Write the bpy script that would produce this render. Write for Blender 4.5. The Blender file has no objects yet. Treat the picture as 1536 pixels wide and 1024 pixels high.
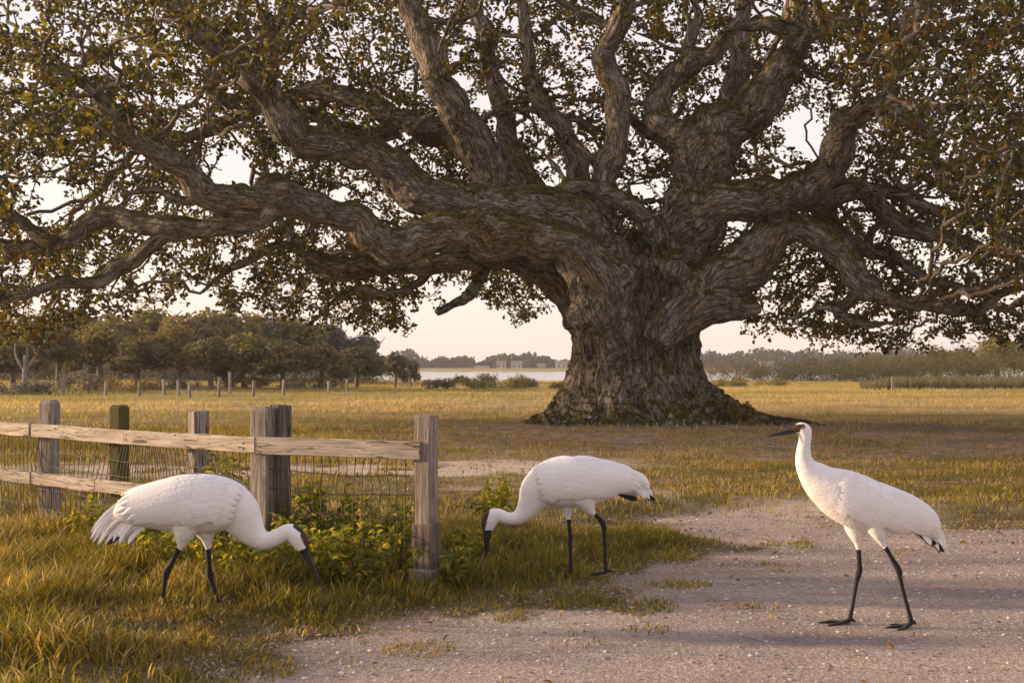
import bpy, math, random
import numpy as np
from mathutils import Vector

rng = np.random.default_rng(11)
random.seed(11)
sc = bpy.context.scene
COL = sc.collection

# ------------------------------------------------------------------ camera
F = 1920.0          # focal length in photo pixels (45 mm on 36 mm, 1536 px wide)
HZ = 550.0          # row of the horizon in the photo
CH = 1.7            # eye height
cam_d = bpy.data.cameras.new('camera')
cam = bpy.data.objects.new('camera', cam_d)
COL.objects.link(cam)
cam.location = (0, 0, CH)
cam.rotation_euler = (math.radians(90), 0, 0)
cam_d.lens = 45.0
cam_d.sensor_width = 36.0
cam_d.shift_y = (HZ - 512.0) / 1536.0
cam_d.clip_end = 6000
cam_d.dof.use_dof = True
cam_d.dof.focus_distance = 10.5
cam_d.dof.aperture_fstop = 7.0
sc.camera = cam

# ------------------------------------------------------------------ light
SUN_EL, SUN_AZ = 11.0, -81.0      # degrees; azimuth from +Y towards +X
w = bpy.data.worlds.new('World')
sc.world = w
w.use_nodes = True
nt = w.node_tree
for n in list(nt.nodes):
    nt.nodes.remove(n)
sky = nt.nodes.new('ShaderNodeTexSky')
sky.sky_type = 'NISHITA'
sky.sun_disc = False
sky.sun_elevation = math.radians(SUN_EL)
sky.sun_rotation = math.radians(SUN_AZ)
sky.dust_density = 2.0
sky.air_density = 1.0
sky.ozone_density = 1.0
# thin high veil of cloud that pales and warms the clear sky
veil = nt.nodes.new('ShaderNodeMix'); veil.data_type = 'RGBA'
veil.inputs[0].default_value = 0.62
tc = nt.nodes.new('ShaderNodeTexCoord')
sep = nt.nodes.new('ShaderNodeSeparateXYZ')
ramp = nt.nodes.new('ShaderNodeValToRGB')
ramp.color_ramp.elements[0].position = 0.0
ramp.color_ramp.elements[0].color = (11.2, 9.2, 8.2, 1)
ramp.color_ramp.elements[1].position = 0.6
ramp.color_ramp.elements[1].color = (7.2, 6.6, 7.7, 1)
e = ramp.color_ramp.elements.new(0.16); e.color = (10.6, 8.9, 8.5, 1)
bg = nt.nodes.new('ShaderNodeBackground'); bg.inputs['Strength'].default_value = 0.1
out = nt.nodes.new('ShaderNodeOutputWorld')
nt.links.new(tc.outputs['Generated'], sep.inputs[0])
nt.links.new(sep.outputs['Z'], ramp.inputs[0])
nt.links.new(sky.outputs[0], veil.inputs[6])
nt.links.new(ramp.outputs[0], veil.inputs[7])
nt.links.new(veil.outputs[2], bg.inputs['Color'])
nt.links.new(bg.outputs[0], out.inputs['Surface'])

sun_d = bpy.data.lights.new('sun', 'SUN')
sun_d.energy = 5.0
sun_d.angle = math.radians(3.0)
sun_d.color = (1.0, 0.72, 0.45)
sun = bpy.data.objects.new('sun', sun_d)
COL.objects.link(sun)
el, az = math.radians(SUN_EL), math.radians(SUN_AZ)
sdir = Vector((math.sin(az) * math.cos(el), math.cos(az) * math.cos(el), math.sin(el)))
sun.rotation_euler = sdir.to_track_quat('Z', 'Y').to_euler()
sun.location = (-40, 20, 20)

sc.view_settings.view_transform = 'Standard'
sc.view_settings.look = 'None'
sc.view_settings.exposure = 0.52
sc.view_settings.gamma = 1.0
sc.cycles.max_bounces = 6
sc.cycles.diffuse_bounces = 3
sc.cycles.transmission_bounces = 4
sc.cycles.transparent_max_bounces = 4
sc.cycles.volume_bounces = 0
sc.cycles.use_denoising = True

# ------------------------------------------------------------------ helpers
def hash3(i, j, k, s):
    n = (i.astype(np.int64) * 374761393 + j.astype(np.int64) * 668265263 +
         k.astype(np.int64) * 2147483647 + s * 1274126177) & 0x7fffffff
    n = ((n ^ (n >> 13)) * 1274126177) & 0x7fffffff
    n = (n ^ (n >> 16)) & 0xffff
    return n / 32767.5 - 1.0

def vnoise(P, seed=0):
    P = np.asarray(P, float)
    b = np.floor(P).astype(np.int64)
    f = P - b
    u = f * f * f * (f * (f * 6 - 15) + 10)
    r = 0
    for di in (0, 1):
        wx = u[:, 0] if di else 1 - u[:, 0]
        for dj in (0, 1):
            wy = u[:, 1] if dj else 1 - u[:, 1]
            for dk in (0, 1):
                wz = u[:, 2] if dk else 1 - u[:, 2]
                r = r + wx * wy * wz * hash3(b[:, 0] + di, b[:, 1] + dj, b[:, 2] + dk, seed)
    return r

def fbm(P, seed=0, oct=3):
    P = np.asarray(P, float)
    r, a, t = 0, 1.0, 0
    for o in range(oct):
        r = r + a * vnoise(P * 2 ** o + o * 17.3, seed + o)
        t += a
        a *= 0.5
    return r / t

def sstep(a, b, x):
    t = np.clip((x - a) / (b - a), 0, 1)
    return t * t * (3 - 2 * t)

def make_mesh(name, verts, quads=None, tris=None, smooth=True, cols=None, attrs=None):
    verts = np.asarray(verts, np.float32).reshape(-1, 3)
    me = bpy.data.meshes.new(name)
    q = np.asarray(quads if quads is not None else np.zeros((0, 4)), np.int32).reshape(-1, 4)
    t = np.asarray(tris if tris is not None else np.zeros((0, 3)), np.int32).reshape(-1, 3)
    me.vertices.add(len(verts))
    me.vertices.foreach_set('co', verts.ravel())
    nl = q.size + t.size
    me.loops.add(nl)
    me.loops.foreach_set('vertex_index', np.concatenate([q.ravel(), t.ravel()]).astype(np.int32))
    me.polygons.add(len(q) + len(t))
    starts = np.concatenate([np.arange(len(q)) * 4, q.size + np.arange(len(t)) * 3]).astype(np.int32)
    me.polygons.foreach_set('loop_start', starts)
    me.polygons.foreach_set('use_smooth', np.full(len(q) + len(t), smooth))
    if cols is not None:
        c = np.ones((len(verts), 4), np.float32)
        c[:, :3] = cols
        at = me.color_attributes.new('Col', 'FLOAT_COLOR', 'POINT')
        at.data.foreach_set('color', c.ravel())
    for k, v in (attrs or {}).items():
        v = np.asarray(v, np.float32)
        if v.ndim == 2:
            a = me.attributes.new(k, 'FLOAT_VECTOR', 'POINT'); a.data.foreach_set('vector', v.ravel())
        else:
            a = me.attributes.new(k, 'FLOAT', 'POINT'); a.data.foreach_set('value', v)
    me.update(calc_edges=True)
    return me

def link(name, me, mat=None, parent=None, loc=None):
    o = bpy.data.objects.new(name, me)
    COL.objects.link(o)
    if mat is not None and me is not None and len(me.materials) == 0:
        me.materials.append(mat)
    if parent is not None:
        o.parent = parent
    if loc is not None:
        o.location = loc
    return o

def empty(name, loc=(0, 0, 0), rz=0):
    o = bpy.data.objects.new(name, None)
    o.empty_display_size = 0.2
    COL.objects.link(o)
    o.location = loc
    o.rotation_euler = (0, 0, rz)
    return o

def tag(o, label=None, cat=None, group=None, kind=None):
    if label: o['label'] = label
    if cat: o['category'] = cat
    if group: o['group'] = group
    if kind: o['kind'] = kind
    return o

def copy_tree(o, parent=None):
    c = o.copy(); COL.objects.link(c)
    if parent is not None:
        c.parent = parent
    for ch in list(o.children):
        copy_tree(ch, c)
    return c

class MB:
    """collects vertices, quads and triangles"""
    def __init__(s):
        s.v, s.q, s.t, s.c, s.n = [], [], [], [], 0
    def add(s, v, q=None, t=None, c=None):
        v = np.asarray(v, float).reshape(-1, 3)
        s.v.append(v)
        if q is not None and len(q): s.q.append(np.asarray(q).reshape(-1, 4) + s.n)
        if t is not None and len(t): s.t.append(np.asarray(t).reshape(-1, 3) + s.n)
        if c is not None: s.c.append(np.broadcast_to(np.asarray(c, float), (len(v), 3)))
        s.n += len(v)
    def arrays(s):
        return (np.concatenate(s.v), np.concatenate(s.q) if s.q else None, np.concatenate(s.t) if s.t else None)
    def mesh(s, name, smooth=True):
        v, q, t = s.arrays()
        return make_mesh(name, v, q, t, smooth, np.concatenate(s.c) if s.c else None)

def px(x, y, D):
    """photo pixel at distance D -> world point"""
    return np.array([(x - 768.0) / F * D, D, CH - (y - HZ) / F * D])

def catmull(P, n):
    P = np.asarray(P, float)
    Q = np.vstack([2 * P[0] - P[1], P, 2 * P[-1] - P[-2]])
    out = []
    for i in range(1, len(Q) - 2):
        p0, p1, p2, p3 = Q[i - 1], Q[i], Q[i + 1], Q[i + 2]
        for k in range(n):
            t = k / n
            out.append(0.5 * ((2 * p1) + (-p0 + p2) * t + (2 * p0 - 5 * p1 + 4 * p2 - p3) * t * t + (-p0 + 3 * p1 - 3 * p2 + p3) * t ** 3))
    out.append(P[-1])
    return np.array(out)

def unit(v):
    v = np.asarray(v, float)
    return v / np.maximum(np.linalg.norm(v, axis=-1, keepdims=True), 1e-9)

def frames(C, ref=None):
    """tangents and two parallel-transported normals along a polyline"""
    T = unit(np.gradient(C, axis=0))
    a = np.array([0, 0, 1.0]) if ref is None else np.asarray(ref, float)
    if abs(T[0] @ a) > 0.9: a = np.array([1.0, 0, 0])
    e = unit(a - T[0] * (a @ T[0]))
    E1 = []
    for t in T:
        e = unit(e - t * (e @ t))
        E1.append(e)
    E1 = np.array(E1)
    return T, E1, np.cross(T, E1)

def tube(C, r1, r2=None, K=12, ref=None, caps=True, rot=0.0):
    C = np.asarray(C, float)
    N = len(C)
    r1 = np.broadcast_to(np.asarray(r1, float), (N,))
    r2 = r1 if r2 is None else np.broadcast_to(np.asarray(r2, float), (N,))
    T, E1, E2 = frames(C, ref)
    a = np.arange(K) / K * 2 * math.pi + rot
    V = C[:, None] + np.cos(a)[None, :, None] * E1[:, None] * r1[:, None, None] + np.sin(a)[None, :, None] * E2[:, None] * r2[:, None, None]
    V = V.reshape(-1, 3)
    i = np.arange(N - 1)[:, None] * K
    j = np.arange(K)[None]
    j2 = (j + 1) % K
    Q = np.stack([i + j, i + j2, i + K + j2, i + K + j], -1).reshape(-1, 4)
    t = []
    if caps:
        V = np.vstack([V, C[0], C[-1]])
        jj = np.arange(K); jn = (jj + 1) % K
        t = np.vstack([np.stack([np.full(K, N * K), jn, jj], -1), np.stack([np.full(K, N * K + 1), (N - 1) * K + jj, (N - 1) * K + jn], -1)])
    return V, Q, t

def remesh(v, q, t, voxel):
    me = make_mesh('tmp', v, q, t)
    o = bpy.data.objects.new('tmp', me)
    COL.objects.link(o)
    m = o.modifiers.new('r', 'REMESH'); m.mode = 'VOXEL'; m.voxel_size = voxel; m.adaptivity = 0
    dg = bpy.context.evaluated_depsgraph_get()
    ev = o.evaluated_get(dg)
    me2 = ev.to_mesh()
    V = np.empty(len(me2.vertices) * 3, np.float32); me2.vertices.foreach_get('co', V)
    L = np.empty(len(me2.loops), np.int32); me2.loops.foreach_get('vertex_index', L)
    tot = np.empty(len(me2.polygons), np.int32); me2.polygons.foreach_get('loop_total', tot)
    st = np.empty(len(me2.polygons), np.int32); me2.polygons.foreach_get('loop_start', st)
    q4 = st[tot == 4]; q3 = st[tot == 3]
    Q = L[q4[:, None] + np.arange(4)]
    Tt = L[q3[:, None] + np.arange(3)] if len(q3) else np.zeros((0, 3), np.int32)
    ev.to_mesh_clear()
    bpy.data.objects.remove(o); bpy.data.meshes.remove(me)
    return V.reshape(-1, 3).astype(float), Q, Tt

def edges_of(Q, T=None):
    e = np.vstack([Q[:, [0, 1]], Q[:, [1, 2]], Q[:, [2, 3]], Q[:, [3, 0]]])
    if T is not None and len(T):
        e = np.vstack([e, T[:, [0, 1]], T[:, [1, 2]], T[:, [2, 0]]])
    return e

def laplace(V, E, it, lam=0.5):
    n = len(V)
    deg = np.bincount(E.ravel(), minlength=n).astype(float)
    for _ in range(it):
        S = np.zeros_like(V)
        for k in range(3):
            S[:, k] = np.bincount(E[:, 0], V[E[:, 1], k], n) + np.bincount(E[:, 1], V[E[:, 0], k], n)
        V = V + lam * (S / np.maximum(deg, 1)[:, None] - V)
    return V

def vnormals(V, Q):
    fn = np.cross(V[Q[:, 2]] - V[Q[:, 0]], V[Q[:, 3]] - V[Q[:, 1]])
    n = np.zeros_like(V)
    for c in range(4):
        for k in range(3):
            n[:, k] += np.bincount(Q[:, c], fn[:, k], len(V))
    return unit(n)

# ------------------------------------------------------------------ materials
def new_mat(name):
    m = bpy.data.materials.new(name)
    m.use_nodes = True
    t = m.node_tree
    b = t.nodes['Principled BSDF']
    return m, t, b

def N(t, typ, **kw):
    n = t.nodes.new(typ)
    for k, v in kw.items():
        if k.startswith('in_'):
            n.inputs[k[3:].replace('_', ' ')].default_value = v
        else:
            setattr(n, k, v)
    return n

def noise_node(t, scale, detail=4, rough=0.55, vec=None, dist=0.0):
    n = N(t, 'ShaderNodeTexNoise')
    n.inputs['Scale'].default_value = scale
    n.inputs['Detail'].default_value = detail
    n.inputs['Roughness'].default_value = rough
    n.inputs['Distortion'].default_value = dist
    if vec is not None: t.links.new(vec, n.inputs['Vector'])
    return n

def ramp_node(t, fac, stops):
    r = N(t, 'ShaderNodeValToRGB')
    el_ = r.color_ramp.elements
    while len(el_) < len(stops): el_.new(0.5)
    for e_, (p, c) in zip(el_, stops):
        e_.position = p
        e_.color = (c[0], c[1], c[2], 1) if not np.isscalar(c) else (c, c, c, 1)
    t.links.new(fac, r.inputs[0])
    return r

def mix_node(t, fac, a, b, blend='MIX'):
    m = N(t, 'ShaderNodeMix', data_type='RGBA', blend_type=blend)
    if np.isscalar(fac): m.inputs[0].default_value = fac
    else: t.links.new(fac, m.inputs[0])
    for s, v in ((6, a), (7, b)):
        if isinstance(v, tuple): m.inputs[s].default_value = (v[0], v[1], v[2], 1)
        else: t.links.new(v, m.inputs[s])
    return m.outputs[2]

def math_node(t, op, a, b=None):
    m = N(t, 'ShaderNodeMath', operation=op)
    for s, v in ((0, a), (1, b)):
        if v is None: continue
        if np.isscalar(v): m.inputs[s].default_value = v
        else: t.links.new(v, m.inputs[s])
    return m.outputs[0]

def bump_to(t, b, h, strength, dist):
    bp = N(t, 'ShaderNodeBump')
    bp.inputs['Strength'].default_value = strength
    bp.inputs['Distance'].default_value = dist
    t.links.new(h, bp.inputs['Height'])
    t.links.new(bp.outputs[0], b.inputs['Normal'])
    return bp

def leaf_material(name, rough=0.5, transl=0.45, spec=0.4):
    m, t, b = new_mat(name)
    a = N(t, 'ShaderNodeAttribute', attribute_name='Col')
    t.links.new(a.outputs['Color'], b.inputs['Base Color'])
    b.inputs['Roughness'].default_value = rough
    b.inputs['Specular IOR Level'].default_value = spec
    tr = N(t, 'ShaderNodeBsdfTranslucent')
    hs = N(t, 'ShaderNodeHueSaturation'); hs.inputs['Saturation'].default_value = 1.15; hs.inputs['Value'].default_value = 1.75
    t.links.new(a.outputs['Color'], hs.inputs['Color'])
    t.links.new(hs.outputs[0], tr.inputs['Color'])
    mx = N(t, 'ShaderNodeMixShader'); mx.inputs[0].default_value = transl
    t.links.new(b.outputs[0], mx.inputs[1]); t.links.new(tr.outputs[0], mx.inputs[2])
    t.links.new(mx.outputs[0], t.nodes['Material Output'].inputs['Surface'])
    return m

M = {}
M['oak_leaf'] = leaf_material('oak leaf', 0.42, 0.58, 0.45)
M['grass'] = leaf_material('grass blade', 0.6, 0.42, 0.25)
M['weed'] = leaf_material('weed leaf', 0.5, 0.5, 0.3)
M['far_leaf'] = leaf_material('far leaf', 0.65, 0.35, 0.2)

# bark: limb coordinates (attribute bark) stretched along each limb
def bark_material():
    m, t, b = new_mat('oak bark')
    at = N(t, 'ShaderNodeAttribute', attribute_name='bark')
    geo = N(t, 'ShaderNodeNewGeometry')
    P = at.outputs['Vector']
    n1 = noise_node(t, 10.0, 7, 0.68, P, 0.9)
    n2 = noise_node(t, 1.1, 4, 0.6, geo.outputs['Position'])
    n3 = noise_node(t, 26.0, 4, 0.65, P)
    def groove(scale, det, k_):
        n_ = noise_node(t, scale, det, 0.55, P, 0.5)
        a_ = math_node(t, 'ABSOLUTE', math_node(t, 'SUBTRACT', n_.outputs['Fac'], 0.5))
        m_ = N(t, 'ShaderNodeMapRange'); m_.inputs['From Min'].default_value = 0.0; m_.inputs['From Max'].default_value = k_
        t.links.new(a_, m_.inputs['Value'])
        return m_.outputs[0]
    g1 = groove(4.2, 2, 0.07); g2 = groove(11.0, 2, 0.09)
    crack = N(t, 'ShaderNodeMath', operation='MULTIPLY')
    t.links.new(math_node(t, 'ADD', math_node(t, 'MULTIPLY', g1, 0.7), 0.3), crack.inputs[0])
    t.links.new(math_node(t, 'ADD', math_node(t, 'MULTIPLY', g2, 0.6), 0.4), crack.inputs[1])
    base = ramp_node(t, n1.outputs['Fac'], [(0.3, (0.185, 0.14, 0.095)), (0.47, (0.35, 0.285, 0.205)), (0.66, (0.57, 0.49, 0.38))])
    c = base.outputs[0]
    # grey lichen patches
    lich = ramp_node(t, noise_node(t, 3.4, 6, 0.68, geo.outputs['Position']).outputs['Fac'], [(0.51, 0.0), (0.59, 0.75)])
    c = mix_node(t, lich.outputs[0], c, (0.50, 0.47, 0.41))
    spk = ramp_node(t, n3.outputs['Fac'], [(0.6, 0.0), (0.7, 0.6)])
    c = mix_node(t, spk.outputs[0], c, (0.6, 0.54, 0.46))
    # orange lichen streaks along the trunk
    orl = ramp_node(t, noise_node(t, 1.3, 4, 0.6, P).outputs['Fac'], [(0.58, 0.0), (0.66, 0.8)])
    c = mix_node(t, orl.outputs[0], c, (0.30, 0.17, 0.035))
    # moss on upper sides
    sepn = N(t, 'ShaderNodeSeparateXYZ'); t.links.new(geo.outputs['Normal'], sepn.inputs[0])
    ms = math_node(t, 'ADD', sepn.outputs['Z'], math_node(t, 'MULTIPLY', n2.outputs['Fac'], 1.7))
    moss = ramp_node(t, ms, [(0.0, 0.0), (1.0, 0.0)])
    moss = N(t, 'ShaderNodeMapRange'); moss.inputs['From Min'].default_value = 1.1; moss.inputs['From Max'].default_value = 1.5
    moss.interpolation_type = 'SMOOTHSTEP'
    t.links.new(ms, moss.inputs['Value'])
    mossc = ramp_node(t, n3.outputs['Fac'], [(0.3, (0.085, 0.075, 0.012)), (0.7, (0.25, 0.20, 0.03))])
    c = mix_node(t, moss.outputs[0], c, mossc.outputs[0])
    c = mix_node(t, 1.0, c, ramp_node(t, crack.outputs[0], [(0.1, (0.16, 0.13, 0.11)), (0.75, (1.0, 1.0, 1.0))]).outputs[0], 'MULTIPLY')
    t.links.new(c, b.inputs['Base Color'])
    b.inputs['Roughness'].default_value = 0.85
    b.inputs['Specular IOR Level'].default_value = 0.25
    h = math_node(t, 'ADD', math_node(t, 'MULTIPLY', crack.outputs[0], 1.3), math_node(t, 'ADD', n1.outputs['Fac'], math_node(t, 'MULTIPLY', n3.outputs['Fac'], 0.5)))
    bump_to(t, b, h, 1.0, 0.14)
    return m
M['bark'] = bark_material()

def twig_material():
    m, t, b = new_mat('twig bark')
    geo = N(t, 'ShaderNodeNewGeometry')
    n = noise_node(t, 3.0, 4, 0.6, geo.outputs['Position'])
    r = ramp_node(t, n.outputs['Fac'], [(0.35, (0.09, 0.066, 0.045)), (0.6, (0.18, 0.138, 0.10)), (0.72, (0.13, 0.105, 0.03))])
    t.links.new(r.outputs[0], b.inputs['Base Color'])
    b.inputs['Roughness'].default_value = 0.85
    return m
M['twig'] = twig_material()

def wood_material(name, dark, mid, light, moss=0.0):
    m, t, b = new_mat(name)
    tc_ = N(t, 'ShaderNodeTexCoord')
    at = N(t, 'ShaderNodeAttribute', attribute_name='grain')
    P = at.outputs['Vector']
    n1 = noise_node(t, 30.0, 5, 0.6, P, 0.6)
    n2 = noise_node(t, 5.0, 4, 0.6, P)
    n3 = noise_node(t, 7.0, 5, 0.6, tc_.outputs['Object'])
    c = ramp_node(t, n1.outputs['Fac'], [(0.3, dark), (0.48, mid), (0.68, light)]).outputs[0]
    st = ramp_node(t, n2.outputs['Fac'], [(0.52, 0.0), (0.66, 0.8)])
    c = mix_node(t, st.outputs[0], c, tuple(x * 0.42 for x in mid))
    ck = ramp_node(t, noise_node(t, 55.0, 3, 0.5, P, 1.2).outputs['Fac'], [(0.34, 0.85), (0.40, 0.0)])
    c = mix_node(t, ck.outputs[0], c, tuple(x * 0.25 for x in dark))
    if moss:
        mm = ramp_node(t, n3.outputs['Fac'], [(0.5 - moss * 0.3, 0.0), (0.62 - moss * 0.3, 0.85)])
        c = mix_node(t, mm.outputs[0], c, (0.085, 0.075, 0.012))
    t.links.new(c, b.inputs['Base Color'])
    b.inputs['Roughness'].default_value = 0.85
    b.inputs['Specular IOR Level'].default_value = 0.2
    h = math_node(t, 'SUBTRACT', n1.outputs['Fac'], ck.outputs[0])
    bump_to(t, b, h, 0.7, 0.012)
    return m
M['post'] = wood_material('weathered post', (0.14, 0.108, 0.083), (0.27, 0.22, 0.178), (0.40, 0.34, 0.285))
M['dark_post'] = wood_material('dark weathered post', (0.05, 0.04, 0.03), (0.13, 0.105, 0.085), (0.24, 0.2, 0.165))
M['moss_post'] = wood_material('mossy post', (0.05, 0.04, 0.03), (0.13, 0.10, 0.07), (0.2, 0.16, 0.12), 0.75)
M['rail'] = wood_material('weathered rail', (0.21, 0.165, 0.125), (0.36, 0.295, 0.235), (0.47, 0.40, 0.33))
M['collar'] = wood_material('stained post sleeve', (0.06, 0.045, 0.035), (0.16, 0.12, 0.09), (0.27, 0.21, 0.165))

def simple(name, col, rough=0.7, spec=0.3, metal=0.0, nscale=None, var=0.3):
    m, t, b = new_mat(name)
    b.inputs['Roughness'].default_value = rough
    b.inputs['Specular IOR Level'].default_value = spec
    b.inputs['Metallic'].default_value = metal
    if nscale:
        tc_ = N(t, 'ShaderNodeTexCoord')
        n = noise_node(t, nscale, 5, 0.6, tc_.outputs['Object'])
        r = ramp_node(t, n.outputs['Fac'], [(0.3, tuple(x * (1 - var) for x in col)), (0.7, tuple(min(1, x * (1 + var)) for x in col))])
        t.links.new(r.outputs[0], b.inputs['Base Color'])
    else:
        b.inputs['Base Color'].default_value = (*col, 1)
    return m
M['wire'] = simple('weathered wire', (0.06, 0.05, 0.042), 0.6, 0.4, 0.3, 20)
M['concrete'] = simple('footing concrete', (0.26, 0.24, 0.22), 0.9, 0.2, 0, 14)
M['nail'] = simple('rusty nail', (0.05, 0.035, 0.03), 0.7, 0.3, 0.5, 30)
M['house'] = simple('pale house wall', (0.45, 0.41, 0.38), 0.8, 0.2, 0, 2, 0.08)
M['roof'] = simple('house roof', (0.22, 0.17, 0.15), 0.8, 0.2, 0, 2)
M['pane'] = simple('house window', (0.05, 0.055, 0.06), 0.2, 0.5)
M['far_post'] = simple('pale far post', (0.22, 0.195, 0.18), 0.85, 0.2, 0, 3)
M['eye'] = simple('crane eye', (0.35, 0.25, 0.03), 0.15, 0.6, 0, 40)
M['pupil'] = simple('crane pupil', (0.01, 0.01, 0.01), 0.1, 0.6)

def plumage():
    m, t, b = new_mat('crane plumage')
    a = N(t, 'ShaderNodeAttribute', attribute_name='Col')
    tc_ = N(t, 'ShaderNodeTexCoord')
    n = noise_node(t, 38, 4, 0.6, tc_.outputs['Object'])
    n2 = noise_node(t, 5, 3, 0.5, tc_.outputs['Object'])
    c = mix_node(t, 0.12, a.outputs['Color'], ramp_node(t, n.outputs['Fac'], [(0.3, 0.72), (0.7, 1.0)]).outputs[0], 'MULTIPLY')
    c = mix_node(t, 1.0, c, ramp_node(t, n2.outputs['Fac'], [(0.3, (0.95, 0.92, 0.89)), (0.65, (1.0, 1.0, 1.0))]).outputs[0], 'MULTIPLY')
    t.links.new(c, b.inputs['Base Color'])
    b.inputs['Roughness'].default_value = 0.75
    b.inputs['Specular IOR Level'].default_value = 0.2
    b.inputs['Sheen Weight'].default_value = 0.15
    mp = N(t, 'ShaderNodeMapping'); mp.inputs['Scale'].default_value = (8, 9, 15)
    t.links.new(tc_.outputs['Object'], mp.inputs['Vector'])
    vo = N(t, 'ShaderNodeTexVoronoi', feature='SMOOTH_F1'); vo.inputs['Smoothness'].default_value = 0.35
    t.links.new(mp.outputs[0], vo.inputs['Vector'])
    bump_to(t, b, math_node(t, 'ADD', math_node(t, 'MULTIPLY', vo.outputs['Distance'], 0.5), math_node(t, 'MULTIPLY', n.outputs['Fac'], 0.12)), 0.16, 0.02)
    return m
M['plume'] = plumage()
M['bill'] = simple('crane bill', (0.02, 0.018, 0.017), 0.4, 0.45, 0, 25)

# ground
def ground_material():
    m, t, b = new_mat('ground')
    geo = N(t, 'ShaderNodeNewGeometry')
    P = geo.outputs['Position']
    g = N(t, 'ShaderNodeAttribute', attribute_name='gravel').outputs['Fac']
    s = N(t, 'ShaderNodeAttribute', attribute_name='sand').outputs['Fac']
    d = N(t, 'ShaderNodeAttribute', attribute_name='dirt').outputs['Fac']
    nbig = noise_node(t, 0.22, 5, 0.62, P)
    nmid = noise_node(t, 2.3, 6, 0.65, P)
    nfine = noise_node(t, 45, 4, 0.7, P)
    turf = ramp_node(t, nmid.outputs['Fac'], [(0.3, (0.13, 0.105, 0.033)), (0.5, (0.28, 0.21, 0.075)), (0.7, (0.42, 0.32, 0.15))]).outputs[0]
    turf2 = ramp_node(t, nbig.outputs['Fac'], [(0.35, (0.18, 0.17, 0.042)), (0.5, (0.40, 0.29, 0.11)), (0.68, (0.52, 0.37, 0.18))]).outputs[0]
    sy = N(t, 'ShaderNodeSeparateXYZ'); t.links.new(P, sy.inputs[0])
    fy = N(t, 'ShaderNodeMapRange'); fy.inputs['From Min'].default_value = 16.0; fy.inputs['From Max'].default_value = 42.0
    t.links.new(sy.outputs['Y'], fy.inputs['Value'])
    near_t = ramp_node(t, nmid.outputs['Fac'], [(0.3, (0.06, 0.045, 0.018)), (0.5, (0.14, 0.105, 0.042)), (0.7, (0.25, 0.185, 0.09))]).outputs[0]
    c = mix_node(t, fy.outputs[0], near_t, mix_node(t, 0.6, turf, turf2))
    soil = ramp_node(t, nmid.outputs['Fac'], [(0.32, (0.13, 0.088, 0.06)), (0.52, (0.26, 0.185, 0.135)), (0.7, (0.40, 0.31, 0.24))]).outputs[0]  # bare soil's own brown, darkened further to stand for shade under the oak
    c = mix_node(t, d, c, soil)
    sand = ramp_node(t, nmid.outputs['Fac'], [(0.3, (0.45, 0.34, 0.25)), (0.7, (0.66, 0.53, 0.42))]).outputs[0]
    c = mix_node(t, s, c, sand)
    v1 = N(t, 'ShaderNodeTexVoronoi'); v1.inputs['Scale'].default_value = 34.0; v1.inputs['Randomness'].default_value = 1.0
    v2 = N(t, 'ShaderNodeTexVoronoi'); v2.inputs['Scale'].default_value = 95.0
    t.links.new(P, v1.inputs['Vector']); t.links.new(P, v2.inputs['Vector'])
    hue = N(t, 'ShaderNodeSeparateColor'); t.links.new(v1.outputs['Color'], hue.inputs[0])
    hue2 = N(t, 'ShaderNodeSeparateColor'); t.links.new(v2.outputs['Color'], hue2.inputs[0])
    st1 = ramp_node(t, hue.outputs[0], [(0.0, (0.25, 0.19, 0.155)), (0.5, (0.45, 0.36, 0.30)), (0.85, (0.60, 0.50, 0.42)), (1.0, (0.78, 0.70, 0.62))]).outputs[0]
    st2 = ramp_node(t, hue2.outputs[0], [(0.0, (0.25, 0.19, 0.155)), (0.6, (0.44, 0.35, 0.29)), (1.0, (0.64, 0.55, 0.47))]).outputs[0]
    gr = mix_node(t, ramp_node(t, noise_node(t, 6, 4, 0.6, P).outputs['Fac'], [(0.4, 0.15), (0.6, 0.85)]).outputs[0], st2, st1)
    gr = mix_node(t, 0.45, gr, ramp_node(t, noise_node(t, 0.9, 5, 0.6, P).outputs['Fac'], [(0.35, (0.33, 0.265, 0.225)), (0.65, (0.60, 0.48, 0.38))]).outputs[0])
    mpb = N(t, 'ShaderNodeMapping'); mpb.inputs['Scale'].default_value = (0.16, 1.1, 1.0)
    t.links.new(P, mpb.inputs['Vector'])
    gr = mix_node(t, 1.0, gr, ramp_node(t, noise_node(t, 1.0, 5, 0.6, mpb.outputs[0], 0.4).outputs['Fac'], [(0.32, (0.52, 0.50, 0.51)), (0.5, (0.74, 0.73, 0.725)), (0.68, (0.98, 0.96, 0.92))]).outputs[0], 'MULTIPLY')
    gm = math_node(t, 'ADD', g, math_node(t, 'MULTIPLY', math_node(t, 'SUBTRACT', nmid.outputs['Fac'], 0.5), 1.1))
    gmr = N(t, 'ShaderNodeMapRange'); gmr.inputs['From Min'].default_value = 0.35; gmr.inputs['From Max'].default_value = 0.65
    t.links.new(gm, gmr.inputs['Value'])
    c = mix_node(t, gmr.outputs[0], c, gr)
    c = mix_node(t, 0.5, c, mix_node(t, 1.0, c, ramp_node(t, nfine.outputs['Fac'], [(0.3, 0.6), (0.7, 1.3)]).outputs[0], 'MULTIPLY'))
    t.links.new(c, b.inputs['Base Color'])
    b.inputs['Roughness'].default_value = 0.95
    b.inputs['Specular IOR Level'].default_value = 0.15
    hgt = math_node(t, 'ADD', math_node(t, 'MULTIPLY', v1.outputs['Distance'], -0.8), math_node(t, 'ADD', nfine.outputs['Fac'], nmid.outputs['Fac']))
    hgt = math_node(t, 'ADD', hgt, math_node(t, 'MULTIPLY', v2.outputs['Distance'], -0.5))
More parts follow.
